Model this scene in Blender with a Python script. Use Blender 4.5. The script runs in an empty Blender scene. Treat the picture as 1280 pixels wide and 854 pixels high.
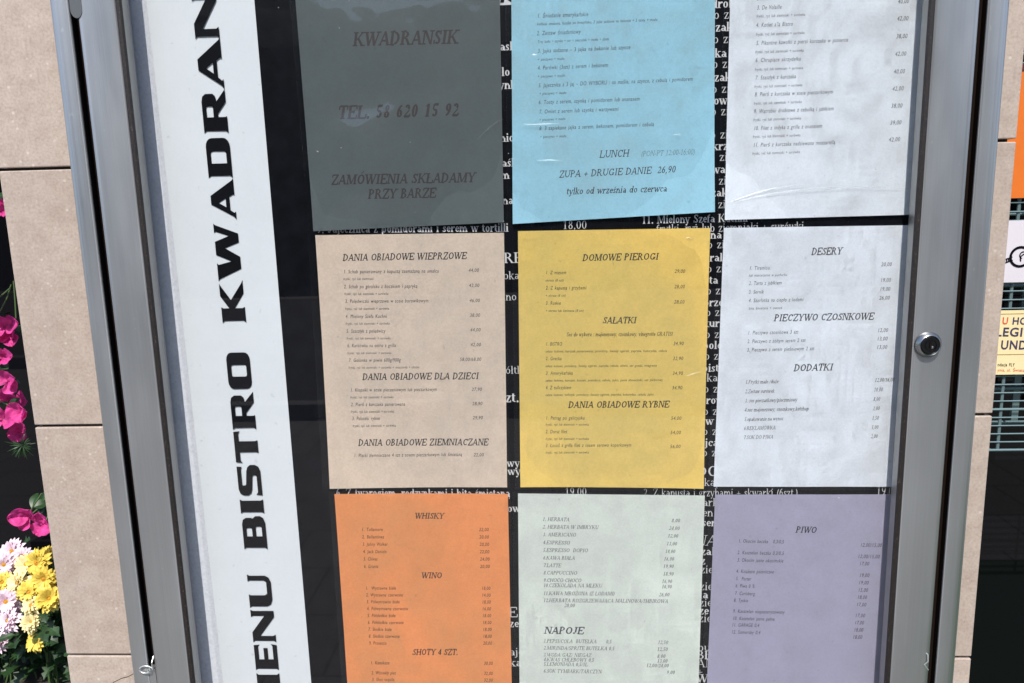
import bpy, bmesh, math, random
from mathutils import Vector, Matrix, Euler, noise
random.seed(7)
R = math.radians
SC = bpy.context.scene
COL = SC.collection

# ------------------------------------------------------------------ camera, sky, sun, exposure
CAM_P = Vector((0.00305, -0.8578, 0.18775))
CAM_E = Euler((R(79.793), R(1.4756), R(2.6131)), 'XYZ')
FPX = 967.13
cam = bpy.data.objects.new('camera', bpy.data.cameras.new('camera'))
COL.objects.link(cam)
cam.location = CAM_P; cam.rotation_euler = CAM_E
cam.data.sensor_width = 36; cam.data.lens = FPX / 1280 * 36
cam.data.clip_start = 0.02; cam.data.clip_end = 2000
SC.camera = cam

SUN_AZ, SUN_EL = R(5), R(55)                       # azimuth: to the left of straight out of the wall
TO_SUN = Vector((-math.sin(SUN_AZ) * math.cos(SUN_EL), -math.cos(SUN_AZ) * math.cos(SUN_EL), math.sin(SUN_EL)))
world = bpy.data.worlds.new('World'); SC.world = world; world.use_nodes = True
wn = world.node_tree
bg = wn.nodes['Background']; bg.inputs['Strength'].default_value = 0.15
sky = wn.nodes.new('ShaderNodeTexSky'); sky.sky_type = 'NISHITA'; sky.sun_disc = False
sky.sun_elevation = SUN_EL; sky.sun_rotation = math.pi + SUN_AZ
wn.links.new(sky.outputs[0], bg.inputs[0])
sun = bpy.data.objects.new('sun', bpy.data.lights.new('sun', 'SUN')); COL.objects.link(sun)
sun.data.energy = 3.7; sun.data.angle = R(0.5); sun.data.color = (1.0, 0.955, 0.89)
sun.rotation_euler = TO_SUN.to_track_quat('Z', 'Y').to_euler()
SC.view_settings.view_transform = 'Standard'; SC.view_settings.look = 'None'
SC.view_settings.gamma = 1; SC.view_settings.exposure = 0.8
SC.view_settings.use_curve_mapping = False

# ------------------------------------------------------------------ helpers
ROT = CAM_E.to_matrix()
def at(u, v, y):
    """the point of the photograph (1280 x 854 pixels) on the upright plane at depth y"""
    d = ROT @ Vector(((u - 640) / FPX, (427 - v) / FPX, -1))
    k = (y - CAM_P.y) / d.y
    return CAM_P + d * k
def atx(u, v, y): return at(u, v, y).x
def atz(u, v, y): return at(u, v, y).z

def lin(c): return tuple((x / 12.92 if x <= .04045 else ((x + .055) / 1.055) ** 2.4) for x in c)
def rgb(r, g, b): return lin((r / 255, g / 255, b / 255))

def mat(name, color, rough=.6, metal=0., spec=.5, coat=0., coat_rough=.1):
    m = bpy.data.materials.new(name); m.use_nodes = True
    b = m.node_tree.nodes['Principled BSDF']
    b.inputs['Base Color'].default_value = (*color, 1)
    b.inputs['Roughness'].default_value = rough; b.inputs['Metallic'].default_value = metal
    b.inputs['Specular IOR Level'].default_value = spec
    b.inputs['Coat Weight'].default_value = coat; b.inputs['Coat Roughness'].default_value = coat_rough
    return m
def N(m, t, **kw):
    n = m.node_tree.nodes.new(t)
    for k, v in kw.items():
        if k in n.inputs: n.inputs[k].default_value = v
        else: setattr(n, k, v)
    return n
def L(m, a, b): m.node_tree.links.new(a, b)
def bsdf(m): return m.node_tree.nodes['Principled BSDF']
def tex_coord(m, scale=(1, 1, 1)):
    tc = N(m, 'ShaderNodeTexCoord'); mp = N(m, 'ShaderNodeMapping'); mp.inputs['Scale'].default_value = scale
    L(m, tc.outputs['Object'], mp.inputs[0]); return mp.outputs[0]
def noise_n(m, co, scale, detail=4, rough=.55, dist=0.):
    n = N(m, 'ShaderNodeTexNoise'); n.inputs['Scale'].default_value = scale; n.inputs['Detail'].default_value = detail
    n.inputs['Roughness'].default_value = rough; n.inputs['Distortion'].default_value = dist
    L(m, co, n.inputs['Vector']); return n.outputs['Fac']
def ramp(m, fac, stops):
    r = N(m, 'ShaderNodeValToRGB'); e = r.color_ramp.elements
    while len(e) < len(stops): e.new(.5)
    for el, (p, c) in zip(e, stops): el.position = p; el.color = (*c, 1) if len(c) == 3 else c
    L(m, fac, r.inputs[0]); return r.outputs[0]
def mixc(m, fac, a, b, mode='MIX'):
    x = N(m, 'ShaderNodeMix', data_type='RGBA', blend_type=mode)
    for s, v in ((x.inputs[0], fac), (x.inputs[6], a), (x.inputs[7], b)):
        if hasattr(v, 'is_linked'): L(m, v, s)
        else: s.default_value = v if isinstance(v, (int, float)) else (*v, 1)
    return x.outputs[2]
def bump(m, h, strength, dist):
    b = N(m, 'ShaderNodeBump'); b.inputs['Strength'].default_value = strength; b.inputs['Distance'].default_value = dist
    L(m, h, b.inputs['Height']); L(m, b.outputs[0], bsdf(m).inputs['Normal']); return b.outputs[0]

def obj(name, bm, m, parent=None, smooth=False):
    me = bpy.data.meshes.new(name); bm.normal_update(); bm.to_mesh(me); bm.free()
    for mm in (m if isinstance(m, (list, tuple)) else [m]): me.materials.append(mm)
    if smooth:
        for p in me.polygons: p.use_smooth = True
        me.set_sharp_from_angle(angle=R(50))
    o = bpy.data.objects.new(name, me); COL.objects.link(o)
    if parent: put(o, parent)
    return o
def put(o, parent):
    o.parent = parent
    o.matrix_parent_inverse = Matrix.Translation(-parent.location) if parent.type == 'EMPTY' else Matrix()
def thing(name, label, cat, loc=(0, 0, 0), group=None):
    o = bpy.data.objects.new(name, None); COL.objects.link(o); o.location = loc; o.empty_display_size = .05
    return tag(o, label, cat, group)
def tag(o, label, cat, group=None):
    o['label'] = label; o['category'] = cat
    if group: o['group'] = group
    return o
def struct(o): o['kind'] = 'structure'; return o

def box(bm, x0, x1, y0, y1, z0, z1, bev=0.):
    vs = [bm.verts.new((x, y, z)) for x in (x0, x1) for y in (y0, y1) for z in (z0, z1)]
    fs = [(0, 1, 3, 2), (4, 6, 7, 5), (0, 4, 5, 1), (2, 3, 7, 6), (0, 2, 6, 4), (1, 5, 7, 3)]
    faces = [bm.faces.new([vs[i] for i in f]) for f in fs]
    if bev:
        es = list({e for f in faces for e in f.edges})
        bmesh.ops.bevel(bm, geom=es, offset=bev, segments=2, affect='EDGES', profile=.5)
def tube(bm, pts, r, n=8, cap=True):
    pts = [Vector(p) for p in pts]; rings = []
    rr = r if isinstance(r, (list, tuple)) else [r] * len(pts)
    up = Vector((0, 0, 1))
    for i, p in enumerate(pts):
        d = (pts[min(i + 1, len(pts) - 1)] - pts[max(i - 1, 0)])
        d = d.normalized() if d.length > 1e-9 else Vector((0, 0, 1))
        a = d.cross(up if abs(d.dot(up)) < .95 else Vector((1, 0, 0))).normalized(); b = d.cross(a)
        rings.append([bm.verts.new(p + (a * math.cos(2 * math.pi * k / n) + b * math.sin(2 * math.pi * k / n)) * rr[i]) for k in range(n)])
    for A, B in zip(rings, rings[1:]):
        for k in range(n): bm.faces.new((A[k], A[(k + 1) % n], B[(k + 1) % n], B[k]))
    if cap: bm.faces.new(rings[0][::-1]); bm.faces.new(rings[-1])
def lathe_y(bm, c, prof, n=32):
    """turned shape about an axis along -y; prof = (radius, y)"""
    rings = [[bm.verts.new((c[0] + r * math.cos(2 * math.pi * k / n), y, c[1] + r * math.sin(2 * math.pi * k / n))) for k in range(n)] for r, y in prof]
    for A, B in zip(rings, rings[1:]):
        for k in range(n): bm.faces.new((A[k], A[(k + 1) % n], B[(k + 1) % n], B[k]))
    bm.faces.new(rings[-1])
def frame_loop(bm, prof, x0, x1, z0, z1):
    """mitred frame: prof = (inset from the outer edge, y), swept round the rectangle"""
    rings = []
    for i, y in prof:
        rings.append([bm.verts.new(p) for p in ((x0 + i, y, z0 + i), (x1 - i, y, z0 + i), (x1 - i, y, z1 - i), (x0 + i, y, z1 - i))])
    for A, B in zip(rings, rings[1:]):
        for k in range(4): bm.faces.new((A[k], A[(k + 1) % 4], B[(k + 1) % 4], B[k]))
    bmesh.ops.recalc_face_normals(bm, faces=bm.faces)

# ------------------------------------------------------------------ a serif alphabet, drawn as strokes
# K thick line, H thin line, C pen arc (thick where it runs upright), F foot or head serif, D dot
G = {}
def g(ch, w, s): G[ch] = (w, [(t.split()[0], [float(x) for x in t.split()[1:]]) for t in s.split(';')])
ST = 'K .2 0 .2 1;F .2 0;F .2 1'
g('A', 1.04, 'H .1 0 .5 1;K .5 .99 .88 0;H .26 .34 .7 .34;F .1 0 .14;F .9 0 .19')
g('B', .9, ST + ';C .42 .75 .27 .23 -90 90;H .2 .97 .44 .97;H .2 .52 .46 .52;C .45 .27 .36 .25 -90 90;H .2 .03 .46 .03')
g('C', 1.0, 'C .55 .5 .45 .49 48 312;H .85 .98 .85 .68')
g('D', 1.05, ST + ';C .42 .5 .52 .47 -90 90;H .2 .97 .44 .97;H .2 .03 .44 .03')
g('E', .95, ST + ';H .2 .97 .85 .97;H .2 .51 .6 .51;H .2 .03 .88 .03;H .84 .97 .84 .74;H .88 .03 .9 .3;H .6 .63 .6 .39')
g('F', .9, ST + ';H .2 .97 .83 .97;H .2 .5 .58 .5;H .82 .97 .82 .74;H .58 .62 .58 .38')
g('G', 1.1, 'C .55 .5 .45 .49 48 318;H .85 .98 .85 .68;K .87 .05 .87 .42;F .87 .43')
g('H', 1.12, ST + ';K .9 0 .9 1;F .9 0;F .9 1;H .2 .51 .9 .51')
g('I', .56, 'K .28 0 .28 1;F .28 0;F .28 1')
g('J', .7, 'K .42 .25 .42 1;C .24 .24 .18 .23 180 360;F .42 1')
g('K', 1.1, ST + ';H .3 .42 .88 1;K .44 .56 .92 0;F .88 1;F .94 0')
g('L', .92, ST + ';H .2 .03 .86 .03;H .86 .03 .88 .34')
g('M', 1.36, 'H .18 0 .18 1;K .24 1 .66 .04;H .66 .04 1.08 1;K 1.12 0 1.12 1;F .18 0;F 1.12 0;F .18 1;F 1.14 1')
g('N', 1.1, 'H .18 0 .18 1;K .24 .99 .9 .02;H .92 0 .92 1;F .18 0;F .92 1;F .16 1')
g('O', 1.1, 'C .55 .5 .47 .49 0 360')
g('P', .9, ST + ';C .44 .73 .34 .24 -90 90;H .2 .97 .46 .97;H .2 .49 .46 .49')
g('R', 1.05, ST + ';C .44 .74 .32 .23 -90 90;H .2 .97 .46 .97;H .2 .51 .46 .51;K .5 .5 .88 0;F .92 0')
g('S', .8, 'C .4 .74 .28 .24 40 260;K .24 .68 .6 .34;C .42 .26 .29 .25 80 -140;H .66 .98 .66 .7;H .11 .02 .11 .3')
g('T', .95, 'K .47 0 .47 1;F .47 0;H .08 .97 .87 .97;H .08 .97 .08 .7;H .87 .97 .87 .7')
g('U', 1.08, 'K .2 .3 .2 1;H .9 .3 .9 1;C .55 .32 .35 .31 180 360;F .2 1;F .9 1')
g('W', 1.45, 'K .12 1 .45 0;H .45 0 .72 .92;K .68 1 1.0 0;H 1.0 0 1.34 1;F .12 1;F .68 1;F 1.34 1')
g('Y', 1.05, 'K .15 1 .52 .45;H .52 .45 .9 1;K .52 0 .52 .48;F .15 1;F .9 1;F .52 0')
g('Z', .95, 'H .12 .97 .85 .97;K .8 .97 .16 .03;H .08 .03 .87 .03;H .11 .97 .11 .72;H .87 .03 .88 .3')
g('a', .72, 'C .33 .47 .22 .19 0 150;K .55 .05 .55 .48;C .32 .2 .23 .18 0 360;H .55 .04 .7 .06')
g('b', .8, 'K .17 0 .17 1;C .43 .34 .28 .33 0 360;F .12 1 .09')
g('c', .62, 'C .36 .34 .29 .33 50 310;D .55 .53')
g('d', .8, 'C .35 .34 .28 .33 0 360;K .61 0 .61 1;F .56 1 .1;F .68 0 .1')
g('e', .65, 'C .36 .34 .29 .33 0 318;H .1 .37 .62 .37')
g('f', .48, 'K .2 0 .2 .8;C .38 .78 .18 .19 50 180;H .04 .64 .42 .64;F .2 0')
g('g', .72, 'C .34 .43 .24 .23 0 360;C .34 -.12 .28 .15 0 360;H .5 .6 .7 .62;H .26 .2 .26 .02')
g('h', .8, 'K .17 0 .17 1;F .17 0;F .12 1 .09;C .4 .42 .22 .25 0 180;K .62 0 .62 .44;F .62 0')
g('i', .4, 'K .2 0 .2 .66;F .2 0;F .14 .67 .09;D .2 .9')
g('j', .4, 'K .2 -.15 .2 .66;C .06 -.14 .14 .13 200 360;F .14 .67 .09;D .2 .9')
g('k', .78, 'K .17 0 .17 1;H .24 .3 .58 .66;K .32 .4 .64 0;F .17 0;F .66 0;F .58 .67;F .12 1 .09')
g('l', .4, 'K .2 0 .2 1;F .2 0;F .14 1 .09')
g('m', 1.2, 'K .17 0 .17 .66;C .4 .42 .21 .25 0 180;K .6 0 .6 .44;C .81 .42 .21 .25 0 180;K 1.02 0 1.02 .44;F .17 0;F .6 0;F 1.02 0;F .12 .67 .09')
g('n', .8, 'K .17 0 .17 .66;C .4 .42 .22 .25 0 180;K .62 0 .62 .44;F .17 0;F .62 0;F .12 .67 .09')
g('o', .72, 'C .36 .34 .29 .33 0 360')
g('p', .8, 'K .17 -.3 .17 .66;C .43 .34 .28 .33 0 360;F .17 -.3;F .12 .67 .09')
g('r', .6, 'K .17 0 .17 .66;C .4 .42 .2 .24 60 180;F .17 0;F .12 .67 .09;D .5 .58')
g('s', .56, 'C .28 .5 .19 .17 40 250;K .18 .44 .4 .24;C .28 .18 .2 .17 80 -140;H .45 .66 .45 .48;H .08 .02 .08 .2')
g('t', .48, 'K .2 .12 .2 .85;C .35 .14 .15 .13 180 320;H .04 .64 .42 .64')
g('u', .8, 'K .17 .2 .17 .66;C .39 .22 .22 .21 180 360;K .61 0 .61 .66;F .12 .67 .09;F .56 .67 .09;F .68 0 .08')
g('w', 1.05, 'K .1 .67 .34 0;H .34 0 .53 .6;K .5 .67 .74 0;H .74 0 .97 .67;F .1 .67;F .95 .67')
g('y', .74, 'K .1 .67 .4 0;H .65 .67 .3 -.24;D .2 -.23;F .1 .67;F .65 .67')
g('z', .64, 'H .08 .64 .56 .64;K .5 .64 .14 .03;H .07 .03 .58 .03;H .09 .64 .09 .48;H .57 .03 .57 .2')
g('v', .74, 'K .1 .67 .38 0;H .38 0 .66 .67;F .1 .67;F .65 .67')
g('0', .74, 'C .36 .5 .29 .49 0 360')
g('1', .74, 'K .38 0 .38 1;F .38 0 .2;H .16 .8 .38 .98')
g('2', .74, 'C .35 .72 .25 .27 165 -40;H .54 .54 .1 .06;K .14 .07 .62 .07;H .64 .04 .66 .25')
g('3', .74, 'C .33 .75 .22 .23 150 -90;C .33 .27 .27 .26 90 -150')
g('4', .74, 'K .48 0 .48 1;H .05 .3 .68 .3;H .06 .3 .48 .98')
g('5', .74, 'K .2 .93 .62 .93;H .2 .97 .16 .56;C .33 .31 .28 .3 125 -150')
g('6', .74, 'C .36 .31 .27 .3 0 360;C .56 .36 .47 .62 95 180')
g('7', .74, 'H .1 .96 .65 .96;K .6 .97 .3 0;H .1 .97 .1 .76')
g('8', .74, 'C .36 .75 .22 .24 0 360;C .36 .26 .27 .26 0 360')
g('9', .74, 'C .37 .69 .27 .3 0 360;C .17 .64 .47 .62 -85 0')
g('.', .36, 'D .18 .07'); g(',', .36, 'D .18 .07;H .22 .05 .1 -.18'); g('-', .5, 'H .08 .32 .42 .32')
g(':', .42, 'D .2 .07;D .2 .56'); g('!', .42, 'K .2 .3 .2 1;D .2 .07'); g('/', .48, 'H .02 -.02 .44 1')
g('+', .8, 'H .1 .36 .7 .36;H .4 .06 .4 .66'); g('(', .44, 'C .5 .38 .36 .6 110 250'); g(')', .44, 'C -.06 .38 .36 .6 -70 70')
g("'", .3, 'H .15 1 .15 .75'); g(' ', .52, 'H 0 0 0 0')
for ch, base, ext in (('Ł', 'L', 'H .02 .4 .46 .62'), ('Ó', 'O', 'H .5 1.08 .78 1.3'), ('Ż', 'Z', 'D .48 1.18'), ('Ś', 'S', 'H .36 1.08 .6 1.3'),
                      ('Ą', 'A', 'C .92 -.12 .12 .12 90 290'), ('ą', 'a', 'C .62 -.12 .1 .12 90 290'), ('ę', 'e', 'C .44 -.12 .1 .12 90 290'),
                      ('ł', 'l', 'H .03 .42 .38 .6'), ('ó', 'o', 'H .32 .76 .52 .96'), ('ś', 's', 'H .24 .76 .44 .96'), ('ż', 'z', 'D .32 .88'), ('ć', 'c', 'H .3 .76 .5 .96')):
    w, s = G[base]; k = ext.split(); G[ch] = (w, s + [(k[0], [float(x) for x in k[1:]])])

def serif_polys(text, T=.17, t=.06, shear=0.):
    """outlines of a line of lettering, cap height 1, and its width"""
    out = []; x = 0
    for ch in text:
        w, st = G[ch]
        for c, a in st:
            P = []
            if c in 'KH' and ch != ' ':
                x1, y1, x2, y2 = a; th = T if c == 'K' else t * 1.15
                if abs(y2 - y1) > .35 * abs(x2 - x1): h = th / 2; P = [(x1 - h, y1), (x1 + h, y1), (x2 + h, y2), (x2 - h, y2)]
                else: h = th / 2 if c == 'H' else T * .38; P = [(x1, y1 - h), (x2, y2 - h), (x2, y2 + h), (x1, y1 + h)]
            elif c == 'C':
                cx, cy, rx, ry, a0, a1 = a; n = max(4, int(abs(a1 - a0) / 30)); rx -= 0; A = []; B = []
                for i in range(n + 1):
                    q = R(a0 + (a1 - a0) * i / n); co, si = math.cos(q), math.sin(q)
                    tx, ty = -rx * si, ry * co; l = math.hypot(tx, ty) or 1
                    wd = t + (T - t) * (abs(ty) / l) ** 1.3
                    ix, iy = max(rx - wd, .02), max(ry - wd, .02)
                    A.append((cx + rx * co, cy + ry * si)); B.append((cx + ix * co, cy + iy * si))
                for i in range(n): out.append([(x + px, py) for px, py in (A[i], A[i + 1], B[i + 1], B[i])])
            elif c == 'F':
                fx, fy = a[:2]; h = a[2] if len(a) > 2 else T * .5 + .1; s = t * .8
                ys = (fy, fy + s) if fy < .3 and fy != -.5 else (fy - s, fy)
                P = [(fx - h, ys[0]), (fx + h, ys[0]), (fx + h, ys[1]), (fx - h, ys[1])]
            elif c == 'D':
                r = max(T * .55, .07); P = [(a[0] + r * math.cos(k * math.pi / 4), a[1] + r * math.sin(k * math.pi / 4)) for k in range(8)]
            if P: out.append([(x + px, py) for px, py in P])
        x += w
    if shear: out = [[(px + shear * py, py) for px, py in p] for p in out]
    return out, max(x - .08, .1)

def sans_polys(text, bold=0., shear=.2):
    """the same for the plain sans face; the tails of the nasal vowels are added by hand"""
    def raw(t):
        cu = bpy.data.curves.new('t', 'FONT'); cu.body = t; cu.size = 1 / .727; cu.resolution_u = 3; cu.offset = bold; cu.space_word = 1.45; cu.space_character = 1.1
        o = bpy.data.objects.new('t', cu); me = bpy.data.meshes.new_from_object(o)
        vs = [(v.co.x, v.co.y) for v in me.vertices]; out = [[vs[i] for i in p.vertices] for p in me.polygons]
        bpy.data.objects.remove(o); bpy.data.curves.remove(cu); bpy.data.meshes.remove(me)
        return out, max([p[0] for p in vs] or [1])
    plain = text.replace('ą', 'a').replace('ę', 'e').replace('ż', 'z').replace('Ż', 'Z').replace('Ą', 'A')
    out, w = raw(plain)
    for i, ch in enumerate(text):
        if ch in 'ąęĄ':
            x = raw(plain[:i + 1])[1] - (.2 if ch == 'ę' else .06)
            out.append([(x - .06, .02), (x + .04, .02), (x - .06, -.13), (x - .15, -.13)]); out.append([(x - .15, -.13), (x - .15, -.2), (x + .03, -.2), (x + .03, -.14)])
        if ch in 'żŻ':
            x = raw(plain[:i + 1])[1] - .3; y = .86 if ch == 'ż' else 1.12
            out.append([(x - .07, y), (x + .07, y), (x + .07, y + .14), (x - .07, y + .14)])
    return [[(px + shear * py, py) for px, py in p] for p in out], w + shear * .5

def write(bm, polys, width, p0, p1, cap, ysurf, lift=.00008, fit=True):
    """lay lettering along p0 -> p1 (x, z) on the surface y = ysurf(x, z)"""
    dx, dz = p1[0] - p0[0], p1[1] - p0[1]; ln = math.hypot(dx, dz) or 1e-6
    sx = ln / width if fit else cap
    ex, ez = dx / ln, dz / ln
    for i, P in enumerate(polys):
        vs = []
        for a, b in P:
            x = p0[0] + ex * a * sx - ez * b * cap; z = p0[1] + ez * a * sx + ex * b * cap
            vs.append(bm.verts.new((x, ysurf(x, z) - lift - (i % 7) * 6e-6, z)))
        try: bm.faces.new(vs)
        except ValueError: pass

# ------------------------------------------------------------------ materials
def stone_mat():
    m = mat('beige_limestone', rgb(190, 165, 148), .55, spec=.35)
    co = tex_coord(m); st = tex_coord(m, (2.2, 2.2, 6.5))
    big = noise_n(m, st, 3.2, 5, .6, .4); fine = noise_n(m, co, 330, 2, .6); mid = noise_n(m, co, 45, 6, .65)
    c = ramp(m, big, [(.3, rgb(150, 135, 124)), (.52, rgb(160, 145, 133)), (.72, rgb(169, 156, 145))])
    c = mixc(m, .5, c, ramp(m, mid, [(.35, rgb(140, 123, 111)), (.6, rgb(168, 153, 141))]), 'MIX')
    c = mixc(m, .2, c, ramp(m, fine, [(.28, (.05, .04, .035)), (.5, (.33, .28, .25)), (.75, (.5, .46, .42))]))
    vo = N(m, 'ShaderNodeTexVoronoi'); vo.inputs['Scale'].default_value = 95; L(m, co, vo.inputs['Vector'])
    sel = ramp(m, vo.outputs['Distance'], [(.10, (1, 1, 1)), (.2, (0, 0, 0))])
    sel2 = mixc(m, 1., sel, ramp(m, noise_n(m, co, 30, 2), [(.46, (0, 0, 0)), (.56, (.55, .55, .55))]), 'MULTIPLY')
    c = mixc(m, sel2, c, rgb(192, 182, 172))
    at_ = N(m, 'ShaderNodeAttribute'); at_.attribute_name = 'slab'
    c = mixc(m, 1., c, ramp(m, at_.outputs['Fac'], [(0., (1.0, .995, .985)), (1., (1.1, 1.105, 1.1))]), 'MULTIPLY')
    stain = noise_n(m, tex_coord(m, (9, 9, 2.2)), 2.2, 6, .68)
    c = mixc(m, ramp(m, stain, [(.56, (0, 0, 0)), (.74, (.32,) * 3)]), c, (.26, .22, .19))
    L(m, c, bsdf(m).inputs['Base Color']); bump(m, fine, .12, .0005); return m
def alu_mat(name, c):
    m = mat(name, c, .5, metal=.92, spec=.5)
    co = tex_coord(m, (900, 900, 3)); n = noise_n(m, co, 1, 3); co2 = tex_coord(m, (6, 6, 1.4)); n2 = noise_n(m, co2, 3, 4)
    cc = mixc(m, .5, ramp(m, n, [(.35, tuple(x * .93 for x in c)), (.65, tuple(x * 1.05 for x in c))]), ramp(m, n2, [(.3, tuple(x * .88 for x in c)), (.7, tuple(x * 1.07 for x in c))]))
    sp = noise_n(m, tex_coord(m, (1, 1, .45)), 210, 2, .5)
    cc = mixc(m, ramp(m, sp, [(.74, (0, 0, 0)), (.79, (.5, .5, .5))]), cc, (.5, .5, .48))
    L(m, cc, bsdf(m).inputs['Base Color'])
    L(m, ramp(m, n2, [(.3, (.42,) * 3), (.7, (.53,) * 3)]), bsdf(m).inputs['Roughness']); return m
def paper_mat(name, c, var=.085, coat=.25):
    m = mat(name, c, .55, spec=.3, coat=coat, coat_rough=.16)
    co = tex_coord(m); a = noise_n(m, co, 420, 3, .7); b = noise_n(m, co, 70, 5, .65); d = noise_n(m, co, 9, 4, .6)
    f = lambda k: tuple(x * k for x in c)
    cc = mixc(m, .5, ramp(m, a, [(.36, f(1 - var * 1.6)), (.64, f(1 + var))]), ramp(m, b, [(.36, f(1 - var)), (.64, f(1 + var * .6))]))
    cc = mixc(m, .35, cc, ramp(m, d, [(.3, f(.9)), (.7, f(1.05))]))
    sp = noise_n(m, co, 150, 2, .4)
    cc = mixc(m, ramp(m, sp, [(.72, (0, 0, 0)), (.78, (.35,) * 3)]), cc, f(.6))
    L(m, cc, bsdf(m).inputs['Base Color'])
    bb = N(m, 'ShaderNodeBump'); bb.inputs['Strength'].default_value = .35; bb.inputs['Distance'].default_value = .004
    L(m, noise_n(m, co, 22, 4, .55, .6), bb.inputs['Height']); L(m, bb.outputs[0], bsdf(m).inputs['Coat Normal'])
    return m
def clear_mat(name, strength=1., rough=.0, bumpy=0., tint=(1, 1, 1)):
    m = bpy.data.materials.new(name); m.use_nodes = True; nt = m.node_tree; nt.nodes.remove(nt.nodes['Principled BSDF'])
    out = nt.nodes['Material Output']
    tr = nt.nodes.new('ShaderNodeBsdfTransparent'); tr.inputs[0].default_value = (*tint, 1)
    gl = nt.nodes.new('ShaderNodeBsdfGlossy'); gl.inputs['Roughness'].default_value = rough
    fr = nt.nodes.new('ShaderNodeFresnel'); ge = nt.nodes.new('ShaderNodeNewGeometry'); io = nt.nodes.new('ShaderNodeMapRange')
    io.inputs['To Min'].default_value = 1.5; io.inputs['To Max'].default_value = 1 / 1.5      # a thin sheet: the same from both sides
    L(m, ge.outputs['Backfacing'], io.inputs['Value']); L(m, io.outputs[0], fr.inputs[0])
    mu = nt.nodes.new('ShaderNodeMath'); mu.operation = 'MULTIPLY'; mu.inputs[1].default_value = strength
    mx = nt.nodes.new('ShaderNodeMixShader')
    L(m, fr.outputs[0], mu.inputs[0]); L(m, mu.outputs[0], mx.inputs[0]); L(m, tr.outputs[0], mx.inputs[1]); L(m, gl.outputs[0], mx.inputs[2]); L(m, mx.outputs[0], out.inputs[0])
    if bumpy:
        co = tex_coord(m); b = N(m, 'ShaderNodeBump'); b.inputs['Strength'].default_value = bumpy; b.inputs['Distance'].default_value = .003
        L(m, noise_n(m, co, 30, 3), b.inputs['Height']); L(m, b.outputs[0], gl.inputs['Normal']); L(m, b.outputs[0], fr.inputs['Normal'])
    return m

M_stone = stone_mat()
M_core = mat('dark_mortar', (.035, .03, .028), .9)
M_alu = alu_mat('grey_aluminium', (.385, .39, .39))
M_gasket = mat('brown_rubber', (.022, .013, .010), .55)
_c = noise_n(M_gasket, tex_coord(M_gasket), 500, 3, .7)
L(M_gasket, ramp(M_gasket, _c, [(.42, (.004, .0025, .002)), (.62, (.014, .008, .006)), (.74, (.1, .08, .07))]), bsdf(M_gasket).inputs['Base Color'])
M_gap = mat('shadow_gap', (.010, .006, .005), .9, spec=.05)
M_glass = clear_mat('clear_glass', 1.0)
M_film = clear_mat('clear_film', .55, .18, .12)
M_front = clear_mat('pocket_film', 1.0, .04)
M_crease = clear_mat('film_crease', 2.6, .32)
M_chrome = mat('chrome', (.28, .285, .29), .28, 1.)
M_darkmetal = mat('dark_metal', (.02, .02, .022), .4, .6)
M_wire = mat('galvanised_wire', (.6, .62, .6), .35, .8)
M_black = mat('black_board', (.004, .0045, .006), .5, spec=.05)
L(M_black, ramp(M_black, noise_n(M_black, tex_coord(M_black), 60, 5), [(.3, (.0018, .002, .003)), (.7, (.004, .0045, .0065))]), bsdf(M_black).inputs['Base Color'])
M_blackprint = mat('black_vinyl', (.004, .004, .0055), .5, spec=.05)
M_white = mat('white_print', (.41, .41, .41), .6)
M_back = mat('pale_back_panel', (.46, .48, .51), .6)
L(M_back, ramp(M_back, noise_n(M_back, tex_coord(M_back), 300, 3, .7), [(.3, (.42, .44, .48)), (.5, (.49, .51, .55)), (.7, (.53, .55, .59))]), bsdf(M_back).inputs['Base Color'])
M_banner = paper_mat('white_vinyl', (.475, .505, .52), .03, .1)
M_ink = mat('printed_ink', (.012, .011, .012), .6)
M_ink_soft = mat('faded_ink', (.045, .045, .055), .6)
M_ink_brown = mat('brown_ink', (.02, .015, .015), .6)

# ------------------------------------------------------------------ ground and setting
GZ = -1.40
def pavement_mat():
    m = mat('grey_paving', (.3, .29, .27), .8)
    co = tex_coord(m); br = N(m, 'ShaderNodeTexBrick'); br.inputs['Scale'].default_value = 1.0
    br.inputs['Brick Width'].default_value = .4; br.inputs['Row Height'].default_value = .4; br.offset = .5
    br.inputs['Mortar Size'].default_value = .006; br.inputs['Color1'].default_value = (.22, .21, .195, 1); br.inputs['Color2'].default_value = (.18, .172, .16, 1)
    br.inputs['Mortar'].default_value = (.06, .055, .05, 1); L(m, co, br.inputs['Vector'])
    L(m, mixc(m, .4, br.outputs[0], ramp(m, noise_n(m, co, 40, 5), [(.3, (.13, .123, .113)), (.7, (.24, .227, .21))])), bsdf(m).inputs['Base Color']); return m
def sheet_plane(bm, x0, x1, y0, y1, z):
    bm.faces.new([bm.verts.new(p) for p in ((x0, y0, z), (x1, y0, z), (x1, y1, z), (x0, y1, z))])
bm = bmesh.new(); sheet_plane(bm, -600, 600, -600, 600, GZ)
struct(obj('pavement', bm, pavement_mat()))
M_turf = mat('green_turf', (.03, .075, .025), .9)
L(M_turf, ramp(M_turf, noise_n(M_turf, tex_coord(M_turf), 220, 4, .7), [(.3, (.008, .03, .008)), (.7, (.03, .10, .03))]), bsdf(M_turf).inputs['Base Color'])
bm = bmesh.new(); sheet_plane(bm, .35, 4.0, -1.1, .9, GZ + .006)
struct(obj('turf_strip', bm, M_turf))

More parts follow.
